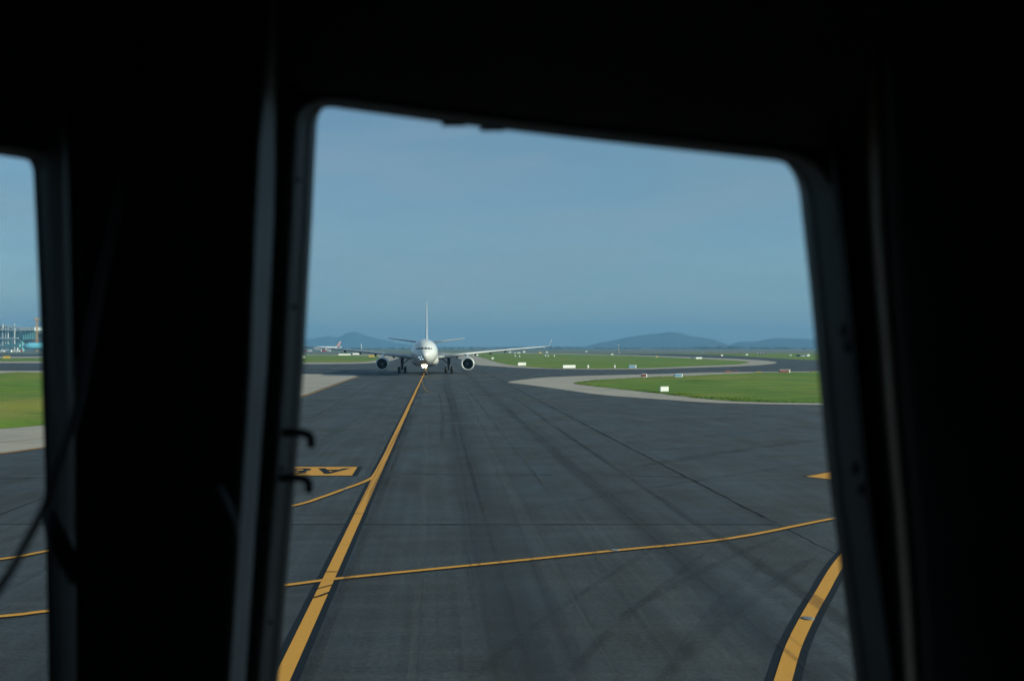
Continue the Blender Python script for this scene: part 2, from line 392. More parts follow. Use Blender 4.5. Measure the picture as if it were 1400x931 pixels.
tufts('grass_tufts', ins_l, -110, -30, 60, 200, 9000, 'rough tufts of green grass on the verge left of the taxiway')

# ---------------------------------------------------------------- painted markings and joints (parts of the taxiway)
def strip(name, pts, w, z, mat, parent=taxi, jit=0):
    pts = [Vector((p[0], p[1])) for p in pts]; v, f = [], []
    for i, p in enumerate(pts):
        t = (pts[min(i+1, len(pts)-1)]-pts[max(i-1, 0)]).normalized(); nrm = Vector((-t.y, t.x))
        ww = w/2*(1+random.uniform(-jit, jit))
        a, b = p+nrm*ww, p-nrm*ww; v += [(a.x, a.y, z), (b.x, b.y, z)]
        if i: f.append((2*i-2, 2*i-1, 2*i+1, 2*i))
    o = mesh(name, v, f, mat, parent)
    return o
def cl(y, off=0): return Vector((-2.7-SL*y+off, y))
cpts = [cl(y) for y in [-60, 0, 10, 20, 30, 40, 60, 90, 130, 200, 300, 450, 700]]
strip('centre_line_border', cpts, .60, .004, M['black_paint']); strip('centre_line', cpts, .30, .012, M['yellow'])
curve = catmull([(.1,-40),(.2,-14),(.7,0),(1.6,8),(3.05,12.8),(3.85,15),(4.71,17.31),(5.46,19.3),(6.33,21.34),(7.24,23.35),(9.12,27.4),(11.9,32.5),(16.5,39),(24,47),(36,55),(55,62),(110,70)], 8)
strip('centre_line_border', curve, .60, .006, M['black_paint']); strip('centre_line', curve, .30, .016, M['yellow'])
cross = catmull([G(*p) for p in [(2400,560),(1700,622),(1350,672),(1150,707),(1000,736),(840,753),(700,767.5),(600,777.5),(460,791.5),(385,801),(230,818),(63,836),(0,843),(-300,868),(-900,905)]], 5)
strip('guide_line_border', cross, .38, .008, M['black_paint']); strip('guide_line', cross, .21, .020, M['yellow'])
br = catmull([cl(58), cl(52, -.03), G(513,649), G(505,655.5), G(490,662), G(470,669), G(440,680), G(395,693), G(230,724), G(58,755), G(0,765), G(-300,805), G(-900,860)], 5)
strip('guide_line_border', br, .40, .010, M['black_paint']); strip('guide_line', br, .22, .024, M['yellow'])
worn = catmull([G(577,520), G(582,533), G(600,538.5), G(650,541.5), G(720,546), G(800,552)], 6)
strip('guide_line', worn, .16, .008, M['worn_yellow'])
worn2 = catmull([G(579,515), G(586,516.5), G(610,517), G(680,519), G(740,521)], 6)
strip('guide_line', worn2, .2, .008, M['worn_yellow'])
# edge stripes along the left shoulder
e1 = chaikin([G(*p) for p in [(-900,722),(-300,651.5),(-100,632.5),(0,621),(58,613),(200,592),(310,570),(406,545.5),(440,533),(472,521),(492,515)]], 2, False)
strip('edge_line', e1, .18, .036, M['yellow'])
e2 = chaikin([G(*p) for p in [(-300,626),(0,605.5),(58,600),(200,583),(310,562),(380,545)]], 2, False)
strip('edge_line', e2, .16, .036, M['worn_yellow'])
# tar-sealed joints
def joint(pts, w=.10, n=26):
    pts = [Vector(p) for p in pts]; q = []
    for a, b in zip(pts, pts[1:]):
        for i in range(n):
            p = a.lerp(b, i/n); q.append(p+Vector((random.uniform(-.03,.03), random.uniform(-.03,.03))))
    q.append(pts[-1]); strip('joint_seal', q, w, .003, M['tar'], taxi, .45)
joint([cl(27, 13.9), cl(34, 13.9)], .05, 14); joint([cl(34, 13.9), cl(62, 13.9)], .12, 40); joint([cl(62, 13.9), cl(125, 13.9), cl(300, 14.1)], .15, 50)
joint([cl(10, -12.4), cl(110, -12.6)], .10, 60)
joint([cl(32.8, -26), cl(32.6, 13.8)], .11); joint([cl(45.4, 2.1), cl(45.4, 8)], .16); joint([cl(45.4, 10), cl(44.5, 13.9)], .10); joint([cl(45.6, 1.0), cl(45.6, 2.6)], .10)
joint([cl(112, -12.5), cl(110, 0)], .16); joint([cl(60, 14), cl(73, 30), (48, 80)], .08); joint([cl(24.5, 13.9), (18, 22), (40, 20)], .06)
joint([G(0,655), G(60,653), G(200,650)], .12); pass
for D in (25.7, 34.7):
    p = cl(D); strip('joint_seal', [p+Vector((-.15,0)), p+Vector((.15,.0))], .055, .022, M['tar'])
p = cl(23.3); strip('scuff_mark', [p+Vector((-.16,-.3)), p+Vector((0,-.1)), p+Vector((.16,.25))], .10, .0215, M['tar'])
p = cl(24.1); strip('scuff_mark', [p+Vector((-.16,-.25)), p+Vector((.16,.2))], .07, .0215, M['tar'])
for p in (G(1104,846), G(840,752.5), G(1140,708.5), G(471,668.5), G(569,538.5)):
    lathe('inset_light', [(.02,.03),(.09,.03),(.15,.022)], (p.x, p.y, 0), M['dull_metal'], taxi, 'Z', 14)
# location marking, read by traffic coming the other way
def glyphs(name, text, center, w, h, rot, z, mat, parent):
    cu = bpy.data.curves.new(name, 'FONT'); cu.body = text; cu.align_x = 'CENTER'; cu.align_y = 'CENTER'; cu.offset = .03; cu.space_character = 1.3
    to = bpy.data.objects.new(name, cu); C.objects.link(to); bpy.context.view_layer.update()
    me = bpy.data.meshes.new_from_object(to.evaluated_get(bpy.context.evaluated_depsgraph_get())); bpy.data.objects.remove(to)
    xs = [v.co.x for v in me.vertices]; ys = [v.co.y for v in me.vertices]
    cx, cy = (min(xs)+max(xs))/2, (min(ys)+max(ys))/2; sx, sy = w/(max(xs)-min(xs)), h/(max(ys)-min(ys))
    rm = Matrix.Rotation(rot, 2)
    for v in me.vertices:
        q = rm @ Vector(((v.co.x-cx)*sx, (v.co.y-cy)*sy)); v.co = (center[0]+q.x, center[1]+q.y, z)
    return link(name, me, mat, parent)
def para(name, c, ux, uy, w, h, z, mat):
    ux, uy = Vector(ux), Vector(uy); pts = [c-ux*w/2-uy*h/2, c+ux*w/2-uy*h/2, c+ux*w/2+uy*h/2, c-ux*w/2+uy*h/2]
    return mesh(name, [(p.x, p.y, z) for p in pts], [(0,1,2,3)], mat, taxi)
ua = Vector((1, 0)); va = Vector((-SL, 1)).normalized()
sc_ = Vector((-9.4, 46.7))
para('location_marking_border', sc_, ua, va, 4.55, 3.75, .005, M['black_paint']); para('location_marking', sc_-Vector((.0,0)), ua, va, 4.05, 3.3, .011, M['yellow'])
glyphs('location_lettering', 'A8', sc_+Vector((.27,0)), 2.85, 2.15, math.pi, .017, M['black_paint'], taxi)
c0 = G(1101,651.2); ux, uy = Vector((.70,.71)), Vector((.66,-.75)).normalized()
para('location_marking_border', c0+ux*2.4+uy*1.6, ux, uy, 5.2, 3.4, .005, M['black_paint']); para('location_marking', c0+ux*2.4+uy*1.6, ux, uy, 4.9, 3.1, .011, M['yellow'])
# tyre marks and paver streaks: long thin worn strips
def streak_mat(name, col, fmax, lo=.35):
    m = bpy.data.materials.new(name); m.use_nodes = True; t = m.node_tree; k = NB(t); b = t.nodes['Principled BSDF']
    b.inputs['Base Color'].default_value = (*col, 1); b.inputs['Roughness'].default_value = .8
    pos = k.n('ShaderNodeNewGeometry').outputs['Position']
    f = k.rng(k.math('ADD', k.math('MULTIPLY', k.noise(k.mapping(pos, (1.2, .09, 1), -ANG), 1, 3), .6), k.math('MULTIPLY', k.noise(pos, 7, 3, .7), .4)), lo, .66, 0, fmax)
    tr = k.n('ShaderNodeBsdfTransparent'); mx = k.n('ShaderNodeMixShader')
    t.links.new(f, mx.inputs[0]); t.links.new(tr.outputs[0], mx.inputs[1]); t.links.new(b.outputs[0], mx.inputs[2]); t.links.new(mx.outputs[0], t.nodes['Material Output'].inputs[0])
    return m
M['tyre_dark'] = streak_mat('tyre_rubber_marks', (.009, .009, .010), .34); M['worn_light'] = streak_mat('worn_pale_streaks', (.12, .125, .125), .22)
def streaks(name, lines, mat, zz=.0022):
    v, f = [], []
    for pts, w in lines:
        n0 = len(v)
        for i, p in enumerate(pts):
            tg = (pts[min(i+1, len(pts)-1)]-pts[max(i-1, 0)]).normalized(); nr = Vector((-tg.y, tg.x)); e = w/2*min(1, i/2+.05, (len(pts)-1-i)/2+.05)
            z = zz
            v += [(*(p+nr*e), z), (*(p-nr*e), z)]
            if i: k0 = n0+2*i; f.append((k0-2, k0-1, k0+1, k0))
    o = mesh(name, v, f, mat, taxi); tag(o, kind='stuff')
dk, lt = [], []
def run(off, y0, y1, drift):
    n = 24; ph = random.uniform(0, 6)
    return [cl(y0+(y1-y0)*i/n, off+drift*math.sin(ph+i*.18)) for i in range(n+1)]
for k in range(26):
    off = random.choice([4.3, 4.3, 4.3, 9.3, 9.3, -4.2, 0.4, 6.5, 11.5, -8])+random.gauss(0, .55); y0 = random.choice([8, 12, 20, 35, 60]); y1 = y0+random.uniform(40, 190)
    dk.append((run(off, y0, y1, .15), random.choice([.06, .10, .18, .30])))
for k in range(30):
    off = random.uniform(-11, 13); y0 = random.uniform(5, 50); lt.append((run(off, y0, y0+random.uniform(15, 90), .08), random.choice([.03, .05, .08, .14])))
arc = [Vector((p.x, p.y)) for p in curve]
def arc_off(o, i0, i1):
    q = []
    for i in range(i0, i1):
        tg = (arc[min(i+1, len(arc)-1)]-arc[max(i-1, 0)]).normalized(); q.append(arc[i]+Vector((-tg.y, tg.x))*o)
    return q
for o in (1.9, 2.1, 3.6, 5.2, -1.7): dk.append((arc_off(o+random.uniform(-.1,.1), 12, 80), random.choice([.12, .2, .32])))
# straight scuffs running off towards the right-hand exits
for a, b, w in (((560,640),(1140,600),.25),((700,700),(1140,630),.3),((820,860),(1080,730),.25),((905,931),(1120,760),.35),((620,590),(1130,566),.4),((860,640),(1130,600),.9)):
    A_, B_ = G(*a), G(*b); dk.append(([A_.lerp(B_, i/12)+Vector((0, .5*math.sin(i/12*3.1))) for i in range(13)], w))
streaks('tyre_marks', dk, M['tyre_dark'], .028); streaks('worn_streaks', lt, M['worn_light'])

# ---------------------------------------------------------------- hills, far trees
def ridge(name, prof, Y, mat, base=-.04, depth=500, seed=0):
    "a rounded ridge with real depth, its crest following heights (x, z)"
    xs = [p[0] for p in prof]; v, f = [], []
    nx, ny = 320, 12
    def hz(x):
        for (a, ha), (b, hb) in zip(prof, prof[1:]):
            if a <= x <= b:
                t = (x-a)/(b-a); t = t*t*(3-2*t) if False else t; return ha+(hb-ha)*t
        return 0
    for i in range(nx+1):
        x = xs[0]+(xs[-1]-xs[0])*i/nx
        for j in range(ny+1):
            t = j/ny; pz = math.sin(math.pi*t)**.7
            hh = hz(x)*(1+.07*noise.noise(Vector((x*.008, j*.25, seed)))+.055*noise.noise(Vector((x*.03, j*.5, seed+4)))+.03*noise.noise(Vector((x*.09, j*.9, seed+9))))
            v.append((x, Y+(t-.5)*depth, base+hh*pz))
    for i in range(nx):
        for j in range(ny): a = i*(ny+1)+j; f.append((a, a+ny+1, a+ny+2, a+1))
    o = mesh(name, v, f, mat, None, True); tag(o, kind='structure'); return o
def prof(px, Y): return [((a-700)/F*Y, max(.5, (HY-b)/F*Y+H)) for a, b in px]
ridge('hills', prof([(360,476),(400,468),(425,463),(449,459),(462,461),(474,455),(482,453.5),(492,455),(506,460),(520,464),(545,469),(580,473),(640,475)], 8300), 8300, M['hill'], seed=1)
ridge('hills', prof([(560,474.8),(620,474),(690,474.5),(700,473.5),(755,474.5),(800,473.4),(820,468.5),(838,465),(854,461.5),(878,458.8),(900,456.2),(912,454.6),(924,455),(946,460),(973,463.4),(988,469),(996,473),(1004,474)], 6500), 6500, M['hill'], seed=2)
ridge('hills', prof([(985,474.5),(997,472),(1011,467.4),(1038,466),(1061,462),(1094,462.4),(1122,463.8),(1180,460),(1260,462),(1400,470),(1700,466),(2100,472)], 6400), 6400, M['hill'], seed=3)
ridge('hills', prof([(-700,470),(-300,460),(-100,455),(0,458),(80,462),(180,470),(300,474)], 6800), 6800, M['hill'], seed=4)
# low wood along the far edge of the airfield: many uneven crowns
def wood(name, x0, x1, Y, n, hmin, hmax, label):
    v, f = [], []
    for _ in range(n):
        x, y = random.uniform(x0, x1), Y+random.uniform(-60, 60)
        hgt = random.uniform(hmin, hmax)*(.6+.8*abs(noise.noise(Vector((x*.004, 0, 7))))); wd = hgt*random.uniform(.7, 1.3)
        for k in range(14):
            a = random.uniform(0, 6.28); q = Vector((x+random.uniform(-wd,wd), y+random.uniform(-wd,wd), hgt*random.uniform(.1, .9)))
            s = hgt*.35; i = len(v)
            for _k in range(3): v.append((q.x+random.uniform(-s,s), q.y+random.uniform(-s,s), max(-.05, q.z+random.uniform(-s,s))))
            f.append((i,i+1,i+2))
    o = mesh(name, v, f, M['tree']); tag(o, label, 'trees', kind='stuff')
wood('far_wood', -2600, 900, 3000, 900, 5, 11, 'hazy low belt of trees along the far edge of the airfield')
wood('far_wood', 300, 2600, 3300, 500, 4, 9, 'hazy thin belt of trees at the foot of the wooded hills')

# ---------------------------------------------------------------- airliners
FUS = [(0,.04,-.60),(.15,.42,-.59),(.45,.80,-.55),(1,1.22,-.47),(1.7,1.60,-.36),(2.6,1.96,-.24),(3.8,2.32,-.12),(5.2,2.60,-.04),(7,2.77,0),(9,2.82,0),(38,2.82,0),(42,2.70,.12),(46,2.30,.45),(50,1.70,.92),(54,1.05,1.38),(57.4,.46,1.72),(58.8,.14,1.82)]
ZC = 4.78
def fus_at(y):
    for (a, ra, za), (b, rb, zb) in zip(FUS, FUS[1:]):
        if a <= y <= b:
            t = (y-a)/(b-a); return ra+(rb-ra)*t, ZC+za+(zb-za)*t
    return .1, ZC
def on_nose(x, z, out=.02):
    lo, hi = 0, 9
    for _ in range(40):
        m_ = (lo+hi)/2; r, zc = fus_at(m_)
        if x*x+(z-zc)**2 > r*r: lo = m_
        else: hi = m_
    r, zc = fus_at(hi); nrm = Vector((x, -r*.55, z-zc)).normalized()
    return Vector((x, hi, z))+nrm*out
def foil(ch, th, n=9):
    pts = []
    for i in range(n): t = i/(n-1); x = t*t; pts.append((x*ch, th*(1.48*math.sqrt(x)-.63*x-1.76*x*x+1.42*x**3-.51*x**4)*1.0))
    low = [(x, -y*.72) for x, y in pts[1:-1]][::-1]
    return pts+low
def lofted(name, secs, mat, parent, vertical=False):
    "secs: (span, leading-edge y, chord, offset, thickness)"
    bm = bmesh.new(); rings = []
    for s, le, ch, of, th in secs:
        rings.append([bm.verts.new((of+b*1.2, le+a, s) if vertical else (s, le+a, of+b)) for a, b in foil(ch, th)])
    n = len(rings[0])
    for r0, r1 in zip(rings, rings[1:]):
        for k in range(n): bm.faces.new((r0[k], r0[(k+1)%n], r1[(k+1)%n], r1[k]))
    bm.faces.new(rings[0]); bm.faces.new(rings[-1])
    return bmobj(name, bm, mat, parent, True)
def wheel(parent, x, y, z, r, w, name='wheel'):
    t = lathe(name, [(r*.5,-w/2),(r*.9,-w/2),(r,-w*.3),(r,w*.3),(r*.9,w/2),(r*.5,w/2)], (x,y,z), M['rubber'], parent, 'X', 22)
    lathe('rim', [(.05,-w/2-.01),(r*.5,-w*.5-.01),(r*.5,w*.5+.01),(.05,w/2+.01)], (x,y,z), M['gear_metal'], t, 'X', 16)
    return t
def airliner(name, label, body, fin_mat, lower=None, full=True, group=None):
    A = empty(name); tag(A, label, 'airplane', group)
    bm = bmesh.new(); rings = []; n = 40
    ys = []
    for (a, *_), (b, *_) in zip(FUS, FUS[1:]):
        k = 3 if b < 10 else 2
        ys += [a+(b-a)*i/k for i in range(k)]
    ys.append(58.8)
    for y in ys:
        r, zc = fus_at(y); rings.append([bm.verts.new((r*math.cos(2*math.pi*k/n), y, zc+r*math.sin(2*math.pi*k/n))) for k in range(n)])
    for r0, r1 in zip(rings, rings[1:]):
        for k in range(n): bm.faces.new((r0[k], r0[(k+1)%n], r1[(k+1)%n], r1[k]))
    bm.faces.new(rings[0]); bm.faces.new(rings[-1])
    fu = bmobj('fuselage', bm, body, A, True)
    # belly fairing
    bm = bmesh.new(); rings = []
    for y, w, h in [(15.5,.3,.2),(17,1.9,.9),(19,2.7,1.35),(22,3.1,1.62),(30,3.1,1.62),(34,2.6,1.3),(38,1.6,.8),(40,.3,.2)]:
        rings.append([bm.verts.new((w*math.copysign(abs(math.cos(a))**.7, math.cos(a)), y, 3.15+h*math.copysign(abs(math.sin(a))**.75, math.sin(a)))) for a in [2*math.pi*k/28 for k in range(28)]])
    for r0, r1 in zip(rings, rings[1:]):
        for k in range(28): bm.faces.new((r0[k], r0[(k+1)%28], r1[(k+1)%28], r1[k]))
    bm.faces.new(rings[0]); bm.faces.new(rings[-1])
    bmobj('belly_fairing', bm, lower or body, A, True)
    for s in (-1, 1):
        wg = lofted('wing', [(s*1.5,19.0,12.4,3.40,1.40),(s*3.4,20.2,11.2,3.62,1.25),(s*9.4,24.0,7.6,4.33,.78),(s*16,28.2,5.6,4.98,.52),(s*23,32.6,4.0,5.58,.36),(s*28.8,36.3,2.7,6.02,.25),(s*29.3,36.7,2.5,6.07,.22)], M['grey_gloss'], A)
        lofted('leading_edge_slat', [(s*4.4,20.78,.95,3.75,.80),(s*9.4,23.94,.85,4.325,.56),(s*16,28.14,.7,4.975,.40),(s*23,32.54,.55,5.575,.28),(s*28.4,36.0,.45,5.985,.20)], M['pale_slat'], wg)
        lofted('winglet', [(s*29.25,36.9,2.3,6.05,.22),(s*29.6,37.3,2.0,6.35,.30),(s*30.3,38.4,1.1,7.7,.26)], M['white_gloss'], wg)
        for fx, fy, fz, fl in ((7.2,27.6,3.72,4.6),(11.4,28.8,4.18,4.2),(15.0,30.6,4.55,3.6),(18.6,32.4,4.95,3.2)):
            tube('flap_track_fairing', [(s*fx,fy-fl*.5,fz+.15),(s*fx,fy-fl*.35,fz),(s*fx,fy,fz-.1),(s*fx,fy+fl*.3,fz),(s*fx,fy+fl*.55,fz+.15)], [.05,.22,.30,.22,.04], M['grey_gloss'], wg, 12)
        # engine
        ex, ey, ez = s*9.37, 18.4, 2.18
        en = lathe('engine', [(1.30,.12),(1.43,.35),(1.52,1.2),(1.50,2.6),(1.36,4.2),(1.18,5.4),(1.12,5.4),(1.10,4.4)], (ex,ey,ez), body if s < 0 or True else body, A, 'Y', 40, True)
        lathe('intake_lip', [(1.16,.55),(1.16,.18),(1.22,.03),(1.30,.0),(1.38,.06),(1.445,.26),(1.448,.36),(1.40,.36)], (ex,ey,ez), M['bare_metal'], en, 'Y', 40, True)
        lathe('intake_duct', [(1.17,.4),(1.19,1.5),(1.24,1.5),(1.25,.4)], (ex,ey,ez), M['duct'], en, 'Y', 40, True)
        bm = bmesh.new()
        for k in range(26):
            a = 2*math.pi*k/26
            q = []
            for rr, tw in ((.36,.5),(.75,.8),(1.14,1.1)):
                for side in (-1, 1):
                    aa = a+side*.09*(.5+.5*.36/rr); q.append(bm.verts.new((ex+rr*math.cos(aa), ey+1.15+side*.09*tw, ez+rr*math.sin(aa))))
            bm.faces.new((q[0],q[1],q[3],q[2])); bm.faces.new((q[2],q[3],q[5],q[4]))
        bmobj('fan', bm, M['dark_metal'], en)
        lathe('fan_backing', [(.05,1.35),(1.2,1.35),(1.2,1.45),(.05,1.45)], (ex,ey,ez), M['duct'], en, 'Y', 30)
        lathe('spinner', [(.02,.62),(.12,.72),(.25,.95),(.36,1.2),(.36,1.3)], (ex,ey,ez), M['gear_metal'], en, 'Y', 20)
        lathe('core_exhaust', [(1.0,4.6),(.85,5.6),(.62,6.4),(.35,6.9)], (ex,ey,ez), M['dark_metal'], en, 'Y', 24)
        bm = bmesh.new()
        pv = [[(ex+q*.20, ey+1.3, ez+1.35),(ex+q*.20, ey+5.6, ez+.9),(ex+q*.2, ey+8.0, 4.15),(ex+q*.2, ey+5.9, 4.45),(ex+q*.16, ey+3.0, ez+1.85)] for q in (-1, 1)]
        r0, r1 = [[bm.verts.new(p) for p in q] for q in pv]
        bm.faces.new(r0); bm.faces.new(r1[::-1])
        for k in range(5): bm.faces.new((r0[k], r0[(k+1)%5], r1[(k+1)%5], r1[k]))
        bmobj('pylon', bm, body, en)
        lofted('horizontal_stabiliser', [(s*.6,47.6,6.2,6.85,.55),(s*4.5,50.4,4.6,7.42,.40),(s*9.7,54.1,2.5,8.12,.22)], M['grey_gloss'], A)
        # main gear
        gx, gy = s*5.34, 28.9
        mg = tube('main_gear', [(gx-s*.1,gy,4.3),(gx,gy,2.6),(gx,gy,.72)], [.36,.34,.24], M['gear_dark'], A, 14)
        tube('brace', [(gx,gy,1.9),(gx-s*1.7,gy,3.3)], .12, M['gear_dark'], mg)
        tube('bogie_beam', [(gx,gy-1.05,.68),(gx,gy+1.05,.68)], .15, M['gear_metal'], mg)
        box('gear_door', gx+s*.42, gx+s*.48, gy-.9, gy+.9, 1.75, 3.7, lower or body, mg)
        for wy in (-.99, .99):
            for wx in (-.70, .70): wheel(mg, gx+wx, gy+wy, .70, .70, .56)
            tube('axle', [(gx-.75,gy+wy,.68),(gx+.75,gy+wy,.68)], .09, M['gear_metal'], mg)
    lofted('fin', [(6.7,44.0,9.6,0,.95),(7.6,45.2,8.6,0,.72),(9.4,46.8,7.5,0,.52),(17.1,53.4,3.4,0,.30),(17.35,53.9,2.9,0,.16)], fin_mat, A, True)
    # nose gear
    ng = tube('nose_gear', [(0,6.5,2.6),(0,6.65,1.3),(0,6.67,.52)], [.17,.15,.11], M['gear_metal'], A, 14)
    tube('axle', [(-.4,6.67,.52),(.4,6.67,.52)], .08, M['gear_metal'], ng)
    tube('brace', [(0,6.6,1.5),(0,8.3,2.7)], .07, M['gear_metal'], ng)
    for s in (-1, 1):
        wheel(ng, s*.36, 6.67, .52, .52, .32)
        box('gear_door', s*.62-.025, s*.62+.025, 5.6, 7.4, 1.45, 2.45, lower or body, ng)
    # cockpit panes lie on the nose surface
    for s in (-1, 1):
        for q in ([(.10,.66),(.64,.64),(.60,.98),(.10,1.01)], [(.80,.64),(1.22,.60),(1.14,.93),(.76,.97)], [(1.36,.62),(1.66,.70),(1.56,.86),(1.28,.91)]):
            v, f = [], []
            for i in range(5):
                for j in range(5):
                    a, b = i/4, j/4
                    x = (q[0][0]*(1-a)+q[1][0]*a)*(1-b)+(q[3][0]*(1-a)+q[2][0]*a)*b
                    z = (q[0][1]*(1-a)+q[1][1]*a)*(1-b)+(q[3][1]*(1-a)+q[2][1]*a)*b
                    v.append(on_nose(s*x, ZC+z))
            for i in range(4):
                for j in range(4): a = i*5+j; f.append((a, a+5, a+6, a+1))
            mesh('cockpit_window', v, f, M['cockpit_glass'], fu, True)
    if full:
        for x, z, r in ((-.42,2.14,.24),(.42,2.14,.24),(0,2.10,.20),(-.24,1.68,.13),(.24,1.68,.13)):
            ho = lathe('landing_light', [(r*.5,.22),(r*1.08,.12),(r*1.12,0),(r*1.0,.01)], (x,6.28,z), M['dark_metal'], ng, 'Y', 18)
            lathe('lamp_lens', [(.01,-.03),(r*.7,-.015),(r*.98,.005)], (x,6.28,z), M['lamp_warm'], ho, 'Y', 18)
        tube('light_bracket', [(-.4,6.45,2.1),(.4,6.45,2.1)], .05, M['gear_metal'], ng)
        for x, z in ((-.98,-.98),(-.52,-.90),(-.70,-1.36),(-.24,-1.32)):  # added glowing dots imitating a ghost reflection in the glass, no lamps there
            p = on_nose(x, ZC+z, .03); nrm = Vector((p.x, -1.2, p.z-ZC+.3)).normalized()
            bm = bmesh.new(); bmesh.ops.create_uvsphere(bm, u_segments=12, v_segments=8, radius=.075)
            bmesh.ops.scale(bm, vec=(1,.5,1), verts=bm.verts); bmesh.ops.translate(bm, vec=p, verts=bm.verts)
            bmobj('ghost_dot', bm, M['ghost_cool'], fu, True)
    # doors and cabin windows along the sides
    if full:
        for s in (-1, 1):
            x0, x1 = math.sqrt(2.83**2-.42**2)*s, math.sqrt(2.83**2-.78**2)*s; wm = None
            for i in range(48):
                y = 9.5+i*.60
                if abs(y-16.5) < 1 or abs(y-34) < 1: continue
                if wm is None: wo_ = mesh('cabin_window', [(x0,0,ZC+.42),(x0,.24,ZC+.42),(x1,.24,ZC+.78),(x1,0,ZC+.78)], [(0,1,2,3)], M['cockpit_glass'], fu); wm = wo_.data
                else: wo_ = link('cabin_window', wm, None, fu)
                wo_.location = (s*.008, y, 0)
    return A
pl = airliner('airliner', 'white twin engine airliner taxiing head-on with nose gear lights lit', M['white_gloss'], M['fin_paint'])
# its nose gear stands on the centre line; it faces down the line towards the camera
yn = 200.0; p = cl(yn, .22); pl.location = (p.x, p.y, .004); pl.rotation_euler.z = ANG
pb = airliner('airliner', 'light blue parked airliner at the glass terminal', M['light_blue'], M['light_blue'], M['grey_gloss'], False)
q = G(31, 481.3); pb.location = (q.x, q.y, .0); pb.rotation_euler.z = R(-66); pb.scale = (1.55, 1.3, 1.55)
pr = airliner('airliner', 'white parked airliner with a red tail, seen over the wing of the taxiing plane', M['white_gloss'], M['red_tail'], None, False)
q = G(428, 479.4); pr.location = (q.x, q.y, .0); pr.rotation_euler.z = R(-52)
pl['group'] = pb['group'] = pr['group'] = 'airliners on the airfield'

# ---------------------------------------------------------------- airfield signs and markers
def sign(name, px, py, wpx, hpx, mat, label, yaw=25, cat='sign', legs=2, edge=None, lift=.18, th=.22, group='signs along the taxiways'):
    p = G(px, py); s = p.y/F; w, h = wpx*s/max(.35, math.cos(R(yaw))), hpx*s
    t = empty(name, (p.x, p.y, .06), R(yaw)); tag(t, label, cat, group)
    lift = min(lift, h*.3)
    pn = box('panel', -w/2, w/2, -th/2, th/2, lift, h, mat, t, .015)
    bm = bmesh.new()
    for a, b, c, d in ((-w/2-.03,w/2+.03,h-.01,h+.03),(-w/2-.03,w/2+.03,lift-.04,lift+.0)): bbox(bm, a, b, -th/2-.03, th/2+.03, c, d)
    bmobj('frame', bm, edge or M['galv'], t)
    if edge:
        box('end_cap', w/2+.002, w/2+.16*max(1, s*9), -th/2-.02, th/2+.02, lift-.02, h-.012, edge, t)
    for k in range(legs):
        x = (-w/2+w*(k+.5)/legs) if legs > 1 else 0
        tube('leg', [(x,0,-.06),(x,0,lift)], .04, M['galv'], t, 8)
    return t
sign('taxiway_sign', 908, 537.4, 12, 8.4, M['sign_white'], 'white square sign with blank back on the grass inside the taxiway bend', 28)
sign('taxiway_sign', 880, 517.2, 6.5, 5.4, M['sign_red'], 'small dark red sign with a white end at the edge of the grass bend', 24, edge=M['sign_white'])
sign('taxiway_sign', 927, 516.8, 10, 5.2, M['sign_blue'], 'pale blue sign with white end beside the near grass bend', 24, edge=M['sign_white'])
sign('taxiway_sign', 1072, 510.9, 15, 5.2, M['sign_red'], 'long dark red sign with white end post on the right grass', 24, edge=M['sign_white'])
sign('taxiway_sign', 713.5, 500.6, 11, 4.8, M['sign_white'], 'white sign on the grass point nearest the airliner wing', 28)
sign('taxiway_sign', 778, 504.2, 17.5, 4.8, M['sign_white'], 'long white sign panel at the edge of the far grass', 28, legs=4)
sign('taxiway_sign', 864, 503.9, 9.5, 4.4, M['sign_blue'], 'pale blue sign with white end on the far grass edge', 24, edge=M['sign_white'])
sign('marker_post', 804, 504.2, 2, 4.8, M['sign_white'], 'stout white marker post right of the long white sign panel', 25, 'post', 1)
sign('marker_post', 840.5, 504, 1.5, 4.6, M['sign_white'], 'thin white marker post left of the far pale blue sign', 25, 'post', 1)
sign('taxiway_sign', 673.4, 491.4, 2.8, 2.6, M['sign_white'], 'tiny square white sign on the dry grass strip below the wing', 28, legs=1)
sign('taxiway_sign', 650.5, 486.6, 6.5, 2.0, M['sign_white'], 'small white sign just above the right engine', 28)
sign('taxiway_sign', 955.5, 491.2, 9, 2.6, M['sign_white'], 'low white box sign on the far grass before the antenna row', 28)
sign('taxiway_sign', 947, 491, 3, 3, M['vehicle_dark'], 'small dark cabinet left of the low white box sign', 20)
sign('taxiway_sign', 414, 489.6, 6, 2.4, M['sign_white'], 'white sign near the window post below the left wing tip', 28)
sign('taxiway_sign', 471, 486.2, 15, 2.3, M['sign_white'], 'long white sign under the middle of the shaded wing', 28, legs=3)
sign('taxiway_sign', 487, 485.2, 9, 2.2, M['sign_white'], 'shorter white sign standing behind the long one under the shaded wing', 28, legs=3)
sign('taxiway_sign', 508, 488.6, 7.5, 3.0, M['sign_yellow'], 'yellow sign on the grass beside the shaded engine', 20)
sign('taxiway_sign', 9, 490.8, 8.5, 4.0, M['sign_yellow'], 'yellow sign on the thin grass strip before the terminal', 20)
sign('taxiway_sign', 898, 489.4, 3, 2.4, M['sign_yellow'], 'tiny yellow sign on the far grass before the wooded hill', 20)
sign('taxiway_sign', 987, 487.2, 3, 2.2, M['sign_white'], 'tiny white box below the red and white antenna row', 25, legs=1)
sign('taxiway_sign', 1021, 486, 3.4, 1.7, M['sign_white'], 'tiny white box at the end of the red and white antenna row', 25, legs=1)
sign('barrier_board', 995.5, 509.8, 9, 2.5, M['orange_red'], 'low orange barrier board at the grass edge of the bend', 10, 'barrier', 2, lift=.1)
